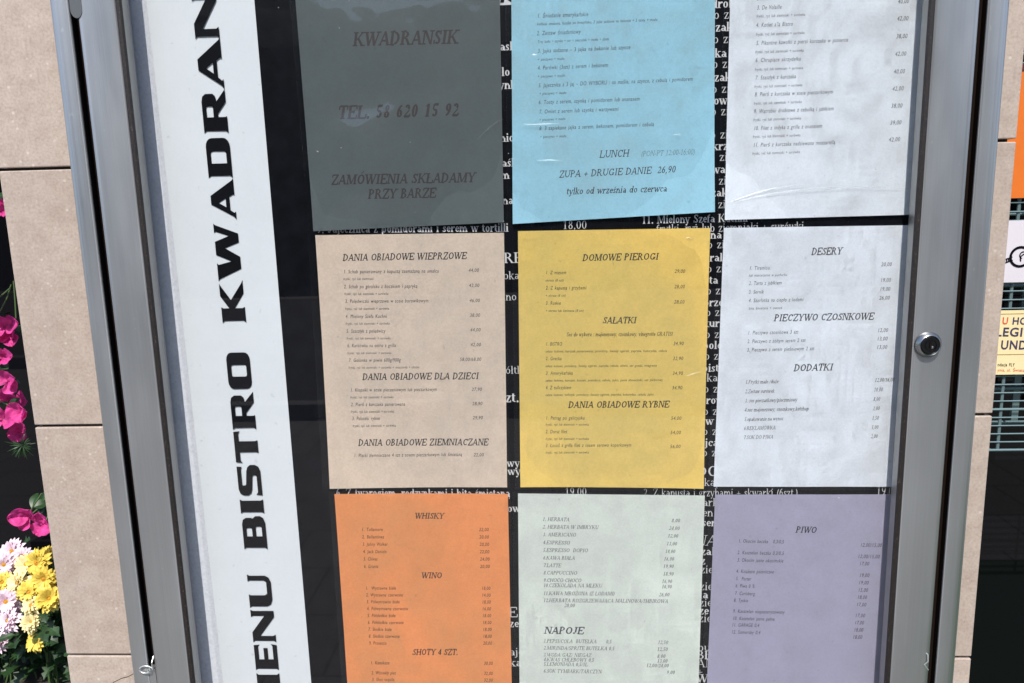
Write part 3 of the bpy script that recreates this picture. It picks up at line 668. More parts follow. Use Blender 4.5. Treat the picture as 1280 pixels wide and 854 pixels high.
# white sheet, top right
o, s = sheet('white sheet of numbered dishes, top right of the nine', [(914, -40), (1170, -46), (1154, 268), (905, 275)], rgb(236, 242, 247), 3, (0, 0, 2, 4), mat_kw=dict(coat=.1), front=.0004)
k = Ink(o, s, -.038, M_ink_soft)
k.sub('ziemniaki', 946, .5, 968, 3.3); k.price('40,00', 1122, 4.6, 1136)
for t, u0, v0, u1, pv, pr, pu in (('3. De Volaille', 946, 12.3, 977, 26, '42,00', 1121), ("4. Kotlet a'la Bistro", 945, 34, 991, 48.2, '38,00', 1119.8), ('5. Pikantne kawałki z piersi kurczaka w panierce', 945, 56.6, 1060, 70.2, '42,00', 1118.4), ('6. Chrupiące skrzydełka', 944, 78, 1001, 92.2, '40,00', 1116.8),
      ('7. Szaszłyk z kurczaka', 944, 99.8, 995, 113.6, '42,00', 1115.2), ('8. Pierś z kurczaka w sosie pieczarkowym', 943, 120.8, 1041, 135, '38,00', 1113.6), ('9. Wątróbki drobiowe z cebulką i jabłkiem', 942, 141.8, 1042, 156, '39,00', 1112.3), ('10. Filet z indyka z grilla z ananasem', 941.7, 163, 1027.5, 177.2, '42,00', 1110.6), ('11. Pierś z kurczaka nadziewana mozzarellą', 941, 184, 1044, None, '', 0)):
    k.item(t, u0, v0, u1); 
    if pv: k.price(pr, pu, pv, pu + 14.2)
for v in (22.2, 45, 67, 88.8, 110.2, 131.2, 151.7, 172.8, 193.8): k.sub(FR, 945.4 - (v - 22) * .032, v, 1006.5 - (v - 22) * .04)
k.done()
# brown sheet
o, s = sheet('pale brown sheet of pork dishes, middle left of the nine', [(395, 294), (630, 291), (634, 608.5), (413, 610)], rgb(225, 209, 191), 4, (3, 1, 2, 3), film=(9, 3), mat_kw=dict(coat=.12, var=.12))
k = Ink(o, s, -.008)
k.head('DANIA OBIADOWE WIEPRZOWE', 428.6, 326.2, 584, v1=323.8)
for t, u0, v0, u1, pr, pu, pv in (('1. Schab panierowany z kapustą zasmażaną na smalcu', 429.4, 341.8, 548.6, '44,00', 585.5, 340), ('2. Schab po góralsku z boczkiem i papryką', 430, 360.5, 522, '42,00', 586, 359), ('3. Polędwiczki wieprzowe w sosie borowikowym', 431.5, 378.8, 535.5, '46,00', 586.7, 377.8), ('4. Mielony Szefa Kuchni', 432, 397.8, 483.4, '38,00', 587, 396.2), ('5. Szaszłyk z polędwicy', 433, 416.2, 482, '44,00', 587.6, 414.5), ('6. Karkówka na ostro z grilla', 434, 434.3, 495, '42,00', 588, 433)):
    k.item(t, u0, v0, u1); k.price(pr, pu, pv, pu + 13.2)
k.item('7. Golonka w piwie 600g/900g', 435.8, 452.6, 501); k.price('58,00/68,00', 574.6, 451.4, 601.6)
k.sub('frytki, ryż lub ziemniaki', 429.4, 350.3, 467)
for u, v in ((430.7, 369), (431.5, 387.6), (432.2, 406.2), (433.2, 424.6), (434.3, 443)): k.sub(FR, u, v, u + 55)
k.sub('frytki, ryż lub ziemniaki + surówka + musztarda + chrzan', 435.7, 461.2, 524)
k.head('DANIA OBIADOWE DLA DZIECI', 452.8, 475.2, 599)
for t, u0, v0, u1, pr, pu, pv in (('1. Klopsiki w sosie pieczeniowym lub pieczarkowym', 438, 489.7, 546, '27,90', 589.5, 488.8), ('2. Pierś z kurczaka panierowana', 438.7, 507.8, 506.6, '28,90', 590.2, 506.6), ('3. Paluszki rybne', 440, 525.2, 475, '29,90', 590.8, 524.2)):
    k.item(t, u0, v0, u1); k.price(pr, pu, pv, pu + 12.8)
for u, v in ((438, 498.2), (438.7, 516.2), (441, 533.8)): k.sub(FR, u, v, u + 54)
k.head('DANIA OBIADOWE ZIEMNIACZANE', 447.8, 557.2, 611, v1=556.6)
k.item('1. Placki ziemniaczane 4 szt z sosem pieczarkowym lub śmietaną', 442.7, 571.2, 577.8); k.price('22,00', 592, 570.5, 604.8); k.done()
# yellow sheet
o, s = sheet('yellow sheet of dumplings, salads and fish in the centre', [(647.5, 289), (887, 285), (879, 610), (650.6, 608)], rgb(243, 216, 126), 5, (1, 4, 3, 3), mat_kw=dict(coat=.1), front=.003)
k = Ink(o, s, -.006)
k.head('DOMOWE PIEROGI', 727.8, 326.5, 823.6, 8.5, v1=324.6)
for t, u1, v0, pr, pu, pv in (('1. Z mięsem', 707.7, 342.9, '29,00', 842.9, 341.2), ('2. Z kapustą i grzybami', 732.8, 362.1, '28,00', 842.6, 360.4), ('3. Ruskie', 701, 381, '28,00', 842.2, 379.5), ('1. BISTRO', 702.6, 432.2, '34,90', 841.2, 431.5), ('2. Grecka', 702, 450.4, '32,90', 840.7, 450.2), ('3. Amerykańska', 716, 468.7, '34,90', 840.3, 468.7), ('4. Z tuńczykiem', 714, 486.8, '34,90', 839.6, 486.8), ('1. Pstrąg po galicyjsku', 730.7, 524.7, '54,00', 838.4, 524.9), ('2. Dorsz filet', 709, 541.6, '54,00', 837.7, 542.6), ('3. Łosoś z grilla filet z sosem serowo koperkowym', 789, 558.8, '56,00', 837.2, 560)):
    k.item(t, 682, v0, u1); k.price(pr, pu, pv, pu + 13.2)
for t, v, u1 in (('okrasa (8 szt)', 352, 704.4), ('+ okrasa (8 szt)', 371, 707.2), ('+ okrasa lub śmietana (8 szt)', 390, 729.5), ('sałata lodowa, kurczak panierowany, pomidory, świeży ogórek, papryka, kukurydza, cebula', 440.8, 833.5), ('sałata lodowa, pomidory, świeży ogórek, papryka, cebula, oliwki, ser grecki, vinegrette', 459.2, 821), ('sałata lodowa, kurczak, boczek, pomidory, cebula, jajko, panie słoneczniki, ser pleśniowy', 477.2, 828.5), ('sałata lodowa, tuńczyk, pomidory, świeży ogórek, papryka, kukurydza, cebula, jajko', 495.2, 816.8)):
    k.sub(t, 681.8, v, u1)
for v in (532.2, 550, 567): k.sub(FR, 682, v, 736)
k.head('SAŁATKI', 753, 404.4, 796, 8.2); k.ser('Sos do wyboru : majonezowy, czosnkowy, vinegrette GRATIS!', 708, 420.6, 840.7, 5.2)
k.head('DANIA OBIADOWE RYBNE', 710, 510, 837); k.done()
# white sheet, middle right
o, s = sheet('white sheet of desserts, garlic bread and extras, middle right', [(905, 285), (1145, 281.5), (1124, 608.5), (892, 608.5)], rgb(234, 240, 246), 6, (0, 0, 0, 0))
k = Ink(o, s, -.022, M_ink, M_ink_brown)
k.head('DESERY', 1013.7, 319, 1053)
for t, u0, v0, u1, pr, pu, pv in (('1. Tiramisu', 936.3, 337.5, 962, '20,00', 1101.2, 333), ('2. Tarta z jabłkiem', 936, 356.5, 977, '19,00', 1100.1, 352.7), ('3. Sernik', 935.6, 367.4, 954.7, '19,00', 1099.3, 363.8), ('4. Szarlotka na ciepło z lodami', 935.6, 378, 1004, '26,00', 1098.6, 374.8), ('1. Pieczywo czosnkowe 3 szt', 934.5, 418.4, 998, '12,00', 1096.4, 415.2), ('2. Pieczywo z żółtym serem 2 szt', 934, 429, 1007, '13,00', 1095.8, 425.8), ('3. Pieczywo z serem pleśniowym 2 szt', 933.4, 439.6, 1018, '13,00', 1095.3, 436.3)):
    k.item(t, u0, v0, u1, 4.7); k.price(pr, pu, pv, pu + 13.3)
k.sub('lub mascarpone w pucharku', 936, 346, 983.8); k.sub('bita śmietana + owoce', 936, 387.2, 977.6)
k.head('PIECZYWO CZOSNKOWE', 967, 401.8, 1092.7, 8.4, v1=399.6); k.head('DODATKI', 991.7, 464.2, 1041.6)
for t, u0, v0, u1, pr, pu, pv, pw in (('1.Frytki małe /duże', 931.6, 480, 973, '12,00/16,00', 1093, 477.5, 24.7), ('2.Zestaw surówek', 931.3, 491.8, 968, '10,00', 1092, 489.6, 11.5), ('3. sos pieczarkowy/pieczeniowy', 931, 503.3, 996.4, '8,00', 1091.3, 501.3, 8.8), ('4.sos majonezowy, czosnkowy,ketchup', 930.4, 514.8, 1011, '3,00', 1090.6, 513, 8.8), ('5.opakowanie na wynos', 930.2, 526.5, 979, '1,50', 1089.6, 525, 8.8), ('6.REKLAMÓWKA', 929.7, 537.8, 969.5, '1,00', 1089, 536.4, 8.8), ('7.SOK DO PIWA', 929.5, 549.2, 966.5, '2,00', 1088.2, 547.8, 8.6)):
    k.ser(t, u0, v0, u1, 4.7, .15, .07); k.ser(pr, pu, pv, pu + pw, 4.6, .15, .07, price=True)
k.done()
# orange sheet
o, s = sheet('orange sheet of whisky and wine, bottom left of the nine', [(418.5, 617), (635, 616), (640.5, 900), (437.5, 905)], rgb(238, 163, 107), 7, (2, 4, 0, 0), film=(7, 3), mat_kw=dict(coat=.1))
k = Ink(o, s, .004)
k.head('WHISKY', 518.4, 648.2, 555.6, 7.6); k.head('WINO', 526.4, 723, 553, 7.6); k.head('SHOTY 4 SZT.', 515.4, 818.8, 573, 7.6)
for i, (t, u1, pr) in enumerate((('1. Tullamore', 478.8, '22,00'), ('2. Ballantines', 480.3, '20,00'), ('3. Johny Walker', 484.8, '20,00'), ('4. Jack Daniels', 483.3, '22,00'), ('5. Chivas', 472, '24,00'), ('6. Grants', 472.9, '20,00'))):
    v = 663.5 + i * 9.27; k.item(t, 452.2 + i * .55, v, u1, 4.4); k.price(pr, 598.8 + i * .25, v, 611 + i * .25, 4.4)
for i, (t, u1, pr) in enumerate((('1.  Wytrawne białe', 495, '18,00'), ('2. Wytrawne czerwone', 503.5, '14,00'), ('3. Półwytrawne białe', 499.6, '18,00'), ('4. Półwytrawne czerwone', 510, '16,00'), ('5. Półsłodkie białe', 494.6, '18,00'), ('6. Półsłodkie czerwone', 504.7, '18,00'), ('7. Słodkie białe', 489.8, '18,00'), ('8. Słodkie czerwone', 499.6, '18,00'), ('9. Prosecco', 483.3, '20,00'))):
    v = 737 + i * 8.58; k.item(t, 457 + i * .56, v, u1, 4.4); k.price(pr, 601.8 + i * .25, v + .3, 613 + i * .25, 4.4)
for t, u0, v, u1, pr in (('1. Kamikaze', 463.4, 830.2, 487, '30,00'), ('2. Wściekły pies', 464.5, 842.8, 495, '32,00'), ('3. Shot tequila', 465, 851.2, 493, '32,00')):
    k.item(t, u0, v, u1, 4.4); k.price(pr, 604.8, v + .9, 616, 4.4)
k.done()
# pale grey-green sheet
o, s = sheet('pale grey green sheet of teas, coffees and soft drinks, bottom middle', [(647.5, 617), (881, 619.5), (871.5, 905), (649.8, 902)], rgb(227, 234, 226), 8, (0, 0, 0, 0))
k = Ink(o, s, .012, M_ink_soft)
rows = [('1. HERBATA', 678, 651.2, 711.8, '8,00', 839, 850), ('2. HERBATA W IMBRYKU', 678, 660.8, 748, '24,00', 835.8, 849.5), ('3. AMERICANO', 678.4, 670.3, 720, '12,00', 834.3, 847.7), ('4.ESPRESSO', 678.4, 680.2, 712.4, '13,00', 832.8, 846.2), ('5.ESPRESSO  DOPIO', 678.4, 689.8, 734.7, '18,00', 831.3, 844), ('6.KAWA BIAŁA', 678.6, 699.3, 718.6, '16,00', 829.5, 842.6), ('7.LATTE', 679, 708.6, 701.4, '19,90', 828.6, 842), ('8.CAPPUCCINO', 679, 718, 721.3, '18,90', 828.6, 842), ('9.CHOCO CHOCO', 679, 727.3, 726.6, '16,90', 827, 840), ('10.CZEKOLADA NA MLEKU', 679, 733.8, 752.5, '16,90', 826.8, 839.6), ('11.KAWA MROŻONA (Z LODAMI)', 679, 743.8, 768.3, '26,00', 823.3, 836.7)]
for t, u0, v, u1, pr, p0, p1 in rows: k.ser(t, u0, v, u1, 4.8, .16, .07, v1=v + .5); k.ser(pr, p0, v + 1.7, p1, 4.6, .16, .07, price=True)
k.ser('12.HERBATA ROZGRZEWAJĄCA MALINOWA/IMBIROWA', 679, 752.6, 835, 4.8, .16, .07, v1=753.8); k.ser('20,00', 705, 759, 718.3, 5., .16, .07, price=True)
k.head('NAPOJE', 679.7, 792.2, 730.5, 9.2, .22, .11)
for t, v, u1, pr, p0, p1 in (('1.PEPSI/COLA  BUTELKA      0,5', 803.4, 764.4, '12,50', 821.8, 835), ('2.MIRINDA/SPRITE BUTELKA 0.5', 812, 768, '12,50', 821, 834.5), ('3.WODA GAZ/ NIEGAZ', 820.7, 739, '8,00', 821, 831.6), ('4.KWAS CHLEBOWY 0,5', 826.6, 742.4, '13,00', 821, 834.3), ('5.LEMONIADA 0,5/1L', 832.3, 734.7, '12,00/24,00', 807.5, 835.8), ('6.SOK TYMBARK/TARCZYN', 841, 752, '9,00', 832.8, 843.5)):
    k.ser(t, 679.2, v, u1, 4.7, .16, .07); k.ser(pr, p0, v + 1.6, p1, 4.6, .16, .07, price=True)
k.done()
# lilac sheet
o, s = sheet('lilac sheet of beers, bottom right of the nine', [(894, 618.5), (1119, 618), (1096, 908), (881.5, 905)], rgb(178, 176, 197), 9, (0, 0, 0, 0), mat_kw=dict(coat=.1))
k = Ink(o, s, .02)
k.head('PIWO', 994, 665.8, 1021, 7.8)
for t, u0, v, u1, pr, p0, pv, p1 in (('1. Okocim beczka   0,3/0,5', 922.7, 678.2, 979.5, '12,00/15,00', 1074.7, 683.3, 1102), ('2. Kasztelan beczka 0,3/0,5', 921.5, 692.6, 979.5, '12,00/15,00', 1071.7, 697.6, 1099.4), ('3. Okocim jasne okocimskie', 921.2, 702, 979, '17,00', 1073.8, 706.8, 1086.3), ('4. Książęce pszeniczne', 920, 716, 967.3, '19,00', 1073.8, 721.4, 1086.6), ('5.  Porter', 919.7, 725.3, 939, '19,00', 1072.9, 730.6, 1085.7), ('6. Piwa 0 %', 919, 734.3, 943, '15,00', 1072.3, 739.8, 1084.8), ('7. Carlsberg', 918.2, 743.7, 943.5, '18,00', 1071.4, 748.8, 1083.6), ('8. Tyskie', 917, 752.4, 934.9, '17,00', 1070.2, 758, 1082.7), ('9. Kasztelan niepasteryzowany', 916, 766, 980.7, '17,00', 1068.7, 771.7, 1081.2), ('10. Kasztelan jasne pełne', 915.5, 775, 968.2, '17,00', 1067.9, 780.6, 1079.8), ('11. GARAGE 0,4', 914.6, 783.3, 948.8, '18,00', 1067, 789.5, 1078.9), ('12. Somersby 0,4', 914, 792.2, 950.3, '18,00', 1065.5, 798.5, 1077.7)):
    k.item(t, u0, v, u1, 4.6); k.price(pr, p0, pv, p1, 4.6)
k.done()

# ------------------------------------------------------------------ flowers left of the pillar
def flat_mat(name, c, rough=.5, trans=.25, var=.25):
    m = mat(name, c, rough, spec=.3)
    f = lambda k: tuple(min(1, x * k) for x in c)
    L(m, ramp(m, noise_n(m, tex_coord(m), 60, 4), [(.3, f(1 - var)), (.7, f(1 + var))]), bsdf(m).inputs['Base Color'])
    nt = m.node_tree; out = nt.nodes['Material Output']; tl = nt.nodes.new('ShaderNodeBsdfTranslucent'); tl.inputs[0].default_value = (*c, 1)
    mx = nt.nodes.new('ShaderNodeMixShader'); mx.inputs[0].default_value = trans
    L(m, bsdf(m).outputs[0], mx.inputs[1]); L(m, tl.outputs[0], mx.inputs[2]); L(m, mx.outputs[0], out.inputs[0]); return m
M_yellow = flat_mat('yellow_petal', (.72, .55, .10)); M_pinkw = flat_mat('pale_pink_petal', (.78, .62, .70)); M_cream = flat_mat('cream_petal', (.8, .7, .38))
M_disc = mat('flower_disc', (.45, .22, .01), .8); M_disc2 = mat('green_disc', (.10, .10, .01), .8)
M_leaf = flat_mat('leaf_green', (.02, .05, .016), .4, .2, .5); M_stem = mat('stem_green', (.06, .11, .03), .6)
M_mag = flat_mat('magenta_bract', (.66, .06, .29), .6, .4, .35); M_soil = mat('soil', (.03, .022, .016), .95)
def frame_of(nrm, spin=0.):
    n = Vector(nrm).normalized(); a = n.cross(Vector((0, 0, 1)) if abs(n.z) < .95 else Vector((1, 0, 0))).normalized(); b = n.cross(a)
    return a * math.cos(spin) + b * math.sin(spin), -a * math.sin(spin) + b * math.cos(spin), n
def petal(bm, c, ax, side, n, ln, wd, lift, cup):
    rows = []
    for i in range(6):
        t = i / 5; w = wd * (.35 + 1.5 * t * (1 - t) + .5 * t * (1 - t ** 3)) * (.12 if i == 5 else 1) * (1 if i < 5 else 2.2)
        p = c + ax * (ln * t) + n * (lift * ln * t - cup * ln * t * t)
        rows.append([bm.verts.new(p + side * w * s + n * (abs(s) * w * .45)) for s in (-1, 0, 1)])
    for A, B in zip(rows, rows[1:]):
        for k in range(2): bm.faces.new((A[k], A[k + 1], B[k + 1], B[k]))
def mum(parent, c, nrm, r, pm, dm, rings=3, disc=.3, open_=1.):
    bm = bmesh.new(); X, Y, Z = frame_of(nrm, random.random() * 6)
    for q in range(rings):
        n = 17 - 2 * q
        for k in range(n):
            a = 2 * math.pi * (k + .5 * q + random.uniform(-.25, .25)) / n
            ax = X * math.cos(a) + Y * math.sin(a); sd = Z.cross(ax)
            petal(bm, c + ax * r * disc * .6 + Z * (.08 * r * q), ax, sd, Z, r * (1 - disc * .6) * (1 - .17 * q) * random.uniform(.88, 1.08), r * .15, (.12 + .28 * q) * open_ + random.uniform(-.12, .18), .28 + random.uniform(-.2, .22))
    h = obj('flower_head', bm, pm, parent, True)
    bm = bmesh.new()
    for k in range(40):
        a = k * 2.39996; q = r * disc * math.sqrt(k / 40); p = c + X * q * math.cos(a) + Y * q * math.sin(a) + Z * (r * .2 - q * .3)
        bmesh.ops.create_icosphere(bm, subdivisions=1, radius=r * .055, matrix=Matrix.Translation(p))
    obj('flower_disc', bm, dm, h, True)
def leaf(bm, c, ax, n, ln, wd, lobes=5):
    ax = Vector(ax).normalized(); sd = Vector(n).cross(ax).normalized(); up = ax.cross(sd)
    mid = []; lf = []; rt = []; K = 20
    for i in range(K + 1):
        t = i / K; w = wd * math.sin(math.pi * min(1, t * .96 + .04)) ** .8 * (1 + .42 * math.sin(t * lobes * 2 * math.pi) * (lobes > 0))
        p = c + ax * ln * t - up * (.35 * ln * t * t); mid.append(bm.verts.new(p)); lf.append(bm.verts.new(p + sd * w + up * w * .3)); rt.append(bm.verts.new(p - sd * w + up * w * .3))
    for i in range(K):
        bm.faces.new((mid[i], mid[i + 1], lf[i + 1], lf[i])); bm.faces.new((rt[i], rt[i + 1], mid[i + 1], mid[i]))
YP = .62
p0 = at(40, 740, YP)
plz = p0.z - .17
planter = thing('planter_box', 'dark planter box holding the flowers beside the pillar', 'planter', (PX0 - .45, YP, GZ))
px0_, px1_ = PX0 - .95, PX0 + .02
bm = bmesh.new(); frame_loop(bm, [(.02, plz - .03), (.02, 0)], 0, 0, 0, 0) if False else None
for a in ((px0_, px1_, YP - .17, YP - .15), (px0_, px1_, YP + .15, YP + .17), (px0_, px0_ + .02, YP - .149, YP + .149), (px1_ - .02, px1_, YP - .149, YP + .149)): box(bm, a[0], a[1], a[2], a[3], GZ, plz, .003)
obj('box_wall', bm, mat('dark_planter', (.02, .02, .021), .6), planter)
bm = bmesh.new(); box(bm, px0_ + .021, px1_ - .021, YP - .148, YP + .148, GZ + .01, plz - .03); obj('soil', bm, M_soil, planter)
def mum_plant(label, heads, pm, base, cream=()):
    t = thing('chrysanthemum', label, 'flower', base); st = bmesh.new(); lv = bmesh.new()
    for i, (u, v, r, y, dsc) in enumerate(heads):
        c = at(u, v, y); rad = r / FPX * (c - CAM_P).length
        nrm = Vector((random.uniform(-.7, .7), -1, random.uniform(.05, 1.1))); rad *= random.uniform(.8, 1.12)
        mum(t, c, nrm, rad, M_cream if i in cream else pm, M_disc2 if dsc else M_disc, 2 if dsc else random.choice((3, 4)), .34 if dsc else random.uniform(.18, .3), random.uniform(.7, 1.6))
        b = Vector((base[0] + (c.x - base[0]) * .45, base[1] + (c.y - base[1]) * .4, base[2]))
        m_ = b.lerp(c, .6) + Vector((random.uniform(-.02, .02), .02, 0))
        tube(st, [b, b.lerp(m_, .5), m_, c - nrm.normalized() * .004], .0018, 6)
        for _ in range(11):
            q = b.lerp(c, random.uniform(.2, .97)) + Vector((random.uniform(-.05, .05), random.uniform(-.02, .08), random.uniform(-.01, .01)))
            leaf(lv, q, (random.uniform(-1, 1), random.uniform(-1, .3), random.uniform(-.4, .5)), (random.uniform(-.3, .3), -.6, 1), random.uniform(.026, .05), random.uniform(.009, .015), random.choice((3, 4)))
    obj('stem', st, M_stem, t, True); obj('foliage', lv, M_leaf, t)
yh = [(48, 703, 16, .62, 0), (25, 729, 16, .60, 0), (56, 723, 14, .585, 0), (38, 740, 14, .575, 0), (40, 757, 14, .56, 0), (62, 749, 15, .55, 0), (3, 729, 14, .61, 0), (40, 778, 13, .55, 0), (46, 800, 12.5, .55, 1), (60, 694, 14, .66, 0), (33, 706, 13, .65, 0), (72, 730, 14, .62, 0)]
wh = [(6, 705, 16, .64, 0), (27, 696, 14, .67, 0), (12, 776, 15, .55, 0), (8, 752, 14, .57, 0), (0, 803, 13, .55, 0), (16, 690, 13, .69, 0), (-6, 760, 15, .58, 0), (22, 758, 12, .585, 0), (-20, 720, 15, .62, 0), (-34, 760, 15, .58, 0), (-48, 715, 15, .64, 0), (-60, 790, 14, .6, 0), (-28, 800, 14, .56, 0)]
mum_plant('bush of yellow chrysanthemums against the left edge of the pillar', yh, M_yellow, (at(50, 740, YP).x, YP, plz - .03), (1, 4, 7, 10))
mum_plant('bush of pale pink chrysanthemums left of the yellow ones', wh, M_pinkw, (at(-15, 740, YP).x, YP, plz - .03))
# magenta flowers on thin stems above
bg_ = thing('bougainvillea', 'magenta papery flowers on thin green stems above the chrysanthemums', 'flower', (at(10, 640, .75).x, YP + .08, plz - .03))
def bract(bm, c, ax, n, ln, wd):
    ax = Vector(ax).normalized(); sd = Vector(n).cross(ax).normalized(); up = ax.cross(sd); K = 14; J = 12; V = []
    sdn = random.random() * 50
    for i in range(K + 1):
        t = i / K; w = wd * (math.sin(math.pi * (t * .97 + .02)) ** .65) * (1 - .25 * t); row = []
        for j in range(J + 1):
            s = j / J * 2 - 1; p = c + ax * ln * t + sd * w * s + up * (abs(s) ** 1.5 * w * .55 + ln * .3 * t * t + .0045 * noise.noise(Vector((t * 4 + sdn, s * 2.5, sdn))) + .0016 * noise.noise(Vector((t * 11 + sdn, s * 9, sdn))))
            row.append(bm.verts.new(p))
        V.append(row)
    for i in range(K):
        for j in range(J): bm.faces.new((V[i][j], V[i][j + 1], V[i + 1][j + 1], V[i + 1][j]))
stm = bmesh.new(); lvs = bmesh.new()
bp = [(2, 265, 15), (-8, 285, 14), (7, 408, 15), (14, 418, 12), (4, 447, 13), (10, 477, 14), (20, 500, 16), (27, 515, 13), (4, 524, 15), (-8, 505, 15), (27, 541, 12), (37, 645, 14), (55, 655, 13), (-20, 430, 15), (-30, 470, 15), (-25, 540, 14), (-35, 330, 15), (-45, 390, 15), (-15, 360, 14), (-50, 520, 15)]
prev = None
for i, (u, v, r) in enumerate(bp):
    y = .64 + .08 * random.random() if v < 600 else .60
    c = at(u, v, y); rad = r / FPX * (c - CAM_P).length; b1 = bmesh.new()
    for q in range(3):
        a = q * 2.09 + random.uniform(-.5, .5) + i
        ax = Vector((math.cos(a), random.uniform(-.5, .1), math.sin(a)))
        bract(b1, c, ax, Vector((random.uniform(-.3, .3), -1, .3)), rad * 1.25 * random.uniform(.8, 1.1), rad * .75)
    obj('flower', b1, M_mag, bg_, True)
    b = at(-62, v - 30 + random.uniform(-15, 15), .70) if v < 600 else at(62, 612, .64); m_ = b.lerp(c, .55) + Vector((0, .02, random.uniform(.0, .03)))
    tube(stm, [b, b.lerp(m_, .5) + Vector((0, 0, .006)), m_, m_.lerp(c, .6) + Vector((0, .004, -.002)), c], .0013, 6)
    for _ in range(3):
        q = m_.lerp(c, random.uniform(-.3, .8)) + Vector((random.uniform(-.04, .03), .02, random.uniform(-.02, .02)))
        leaf(lvs, q, (random.uniform(-1, 1), -.5, random.uniform(-.6, .4)), (0, -.7, .7), random.uniform(.02, .035), random.uniform(.007, .012), 0)
tube(stm, [(at(-70, 700, .72).x, .70, plz - .03), at(-66, 600, .70), at(-60, 480, .705), at(-64, 380, .70), at(-58, 240, .70)], .003, 8)
# a loop of bare stem, and the fine dark needles hanging below the flowers
lp = [(0, 371), (6, 366), (13, 360), (17, 351), (19, 378), (20, 398)]
tube(stm, [at(u, v, .66) for u, v in lp], .0014, 6); tube(stm, [at(u, v, .665) for u, v in ((14, 356), (9, 372), (3, 384), (-3, 395))], .0013, 6)
tube(stm, [at(u, v, .60) for u, v in ((52, 617), (47, 625), (42, 632), (38, 640))], .0016, 6)
c = at(29, 556, .66)
for i in range(60):
    d = Vector((random.uniform(-.7, .7), random.uniform(-.5, .1), random.uniform(-.9, .3))).normalized() * random.uniform(.012, .03)
    leaf(lvs, c + d * .2, d, (0, -1, .2), d.length, .0011, 0)
obj('stem', stm, M_stem, bg_, True); obj('foliage', lvs, M_leaf, bg_)

# ------------------------------------------------------------------ wire rack and posters right of the pillar
YR = .40
M_teal = mat('teal_wire', (.13, .19, .195), .4, .3)
rx0, rx1 = atx(1239, 520, YR), atx(1239, 520, YR) + .62
rz0, rz1 = atz(1262, 562.5, YR), atz(1262, 60, YR)
rack = thing('wire_rack', 'teal wire rack with posters on its front right of the pillar', 'rack', ((rx0 + rx1) / 2, YR + .1, rz0))
bm = bmesh.new(); z = rz0; i = 0
dz = atz(1262, 470, YR) - atz(1262, 480.4, YR)
while z < rz1:
    r = .0022 if i % 5 == 0 else .0013
    tube(bm, [(rx0, YR, z), (rx1, YR, z)], r, 6); i += 1; z += dz
for k in range(8):
    x = rx0 + .016 + k * .085; tube(bm, [(x, YR + .003, rz0), (x, YR + .003, rz1)], .0026, 6)
obj('front_grid', bm, M_teal, rack, True)
bm = bmesh.new(); yk = YR + .16
for k in range(11): zz = rz0 + (rz1 - rz0) * k / 10; tube(bm, [(rx0, yk, zz), (rx1, yk, zz)], .003, 6)
for k in range(7): x = rx0 + .03 + k * .1; box(bm, x, x + .012, yk + .004, yk + .01, rz0, rz1)
obj('back_grid', bm, M_teal, rack)
bm = bmesh.new()
for x in (rx0 + .002, rx1 - .002):
    for k in range(5): zz = rz0 + (rz1 - rz0) * k / 4; bm = bmesh.new(); tube(bm, [(x, YR, zz), (x, yk, zz)], .003, 6); obj('side_wire', bm, M_teal, rack)
for x in (rx0 + .05, rx1 - .05):
    for zz in (rz0 + .15, rz1 - .15): bm = bmesh.new(); tube(bm, [(x, yk, zz), (x, .638, zz)], .005, 6); obj('bracket', bm, M_teal, rack)
YQ = YR - .004
def poster(name, label, v0, v1, m, u=1262, wid=.24, cat='poster', xoff=.012):
    z1, z0 = atz(u, v0, YQ), atz(u, v1, YQ); x0 = rx0 + xoff
    t = thing(name, label, cat, (x0 + wid / 2, YQ, z0))
    bm = bmesh.new(); box(bm, x0 - .03, x0 + wid, YQ - .0015, YQ, z0, z1); obj('board', bm, m, t); return t, x0, z0, z1
orange = flat_mat('orange_card', (.56, .13, .015), .5, .0, .04)
t, x0, z0, z1 = poster('poster', 'plain orange poster with a dark red top edge at the top of the rack', 89, 248, orange)
bm = bmesh.new(); box(bm, x0 - .031, x0 + .241, YQ - .003, YQ + .001, z1 + .0002, z1 + .009); obj('top_edge', bm, mat('dark_red', (.09, .008, .008), .5), t)
whitep = paper_mat('white_card', rgb(196, 190, 196), .03, .0)
t, x0, z0, z1 = poster('poster', 'white poster with a black ring drawing in the middle of the rack', 276, 353, whitep)
bm = bmesh.new(); yq = YQ - .0021
def ring(bm, c, r0, r1, a0=0, a1=360, n=32):
    P = []
    for i in range(n + 1):
        a = R(a0 + (a1 - a0) * i / n); P.append((bm.verts.new((c.x + r0 * math.cos(a), yq, c.z + r0 * math.sin(a))), bm.verts.new((c.x + r1 * math.cos(a), yq, c.z + r1 * math.sin(a)))))
    for A, B in zip(P, P[1:]): bm.faces.new((A[0], A[1], B[1], B[0]))
c = at(1274.5, 321, YQ); mm = (c - CAM_P).length / FPX
ring(bm, c, 8.6 * mm, 11.2 * mm)
ring(bm, Vector((c.x + 3 * mm, 0, c.z + 1.5 * mm)), 3 * mm, 4.2 * mm, 60, 250); ring(bm, Vector((c.x + 5 * mm, 0, c.z - 2 * mm)), 4.2 * mm, 5.4 * mm, 90, 215)
def bar(bm, a, b, w):
    a, b = at(*a, YQ), at(*b, YQ); n = Vector((-(b.z - a.z), 0, b.x - a.x)).normalized() * w * mm / 2
    bm.faces.new([bm.verts.new((q.x, yq - .0002, q.z)) for q in (a - n, b - n, b + n, a + n)])
bar(bm, (1254, 324.6), (1264.6, 321.2), 1.1); bar(bm, (1255, 328.6), (1265, 325.2), 1.1)
for u in (1257.2, 1259.6, 1262): bar(bm, (u, 324.4 - (u - 1257) * .3), (u + .5, 327.6 - (u - 1257) * .3), 1.1)
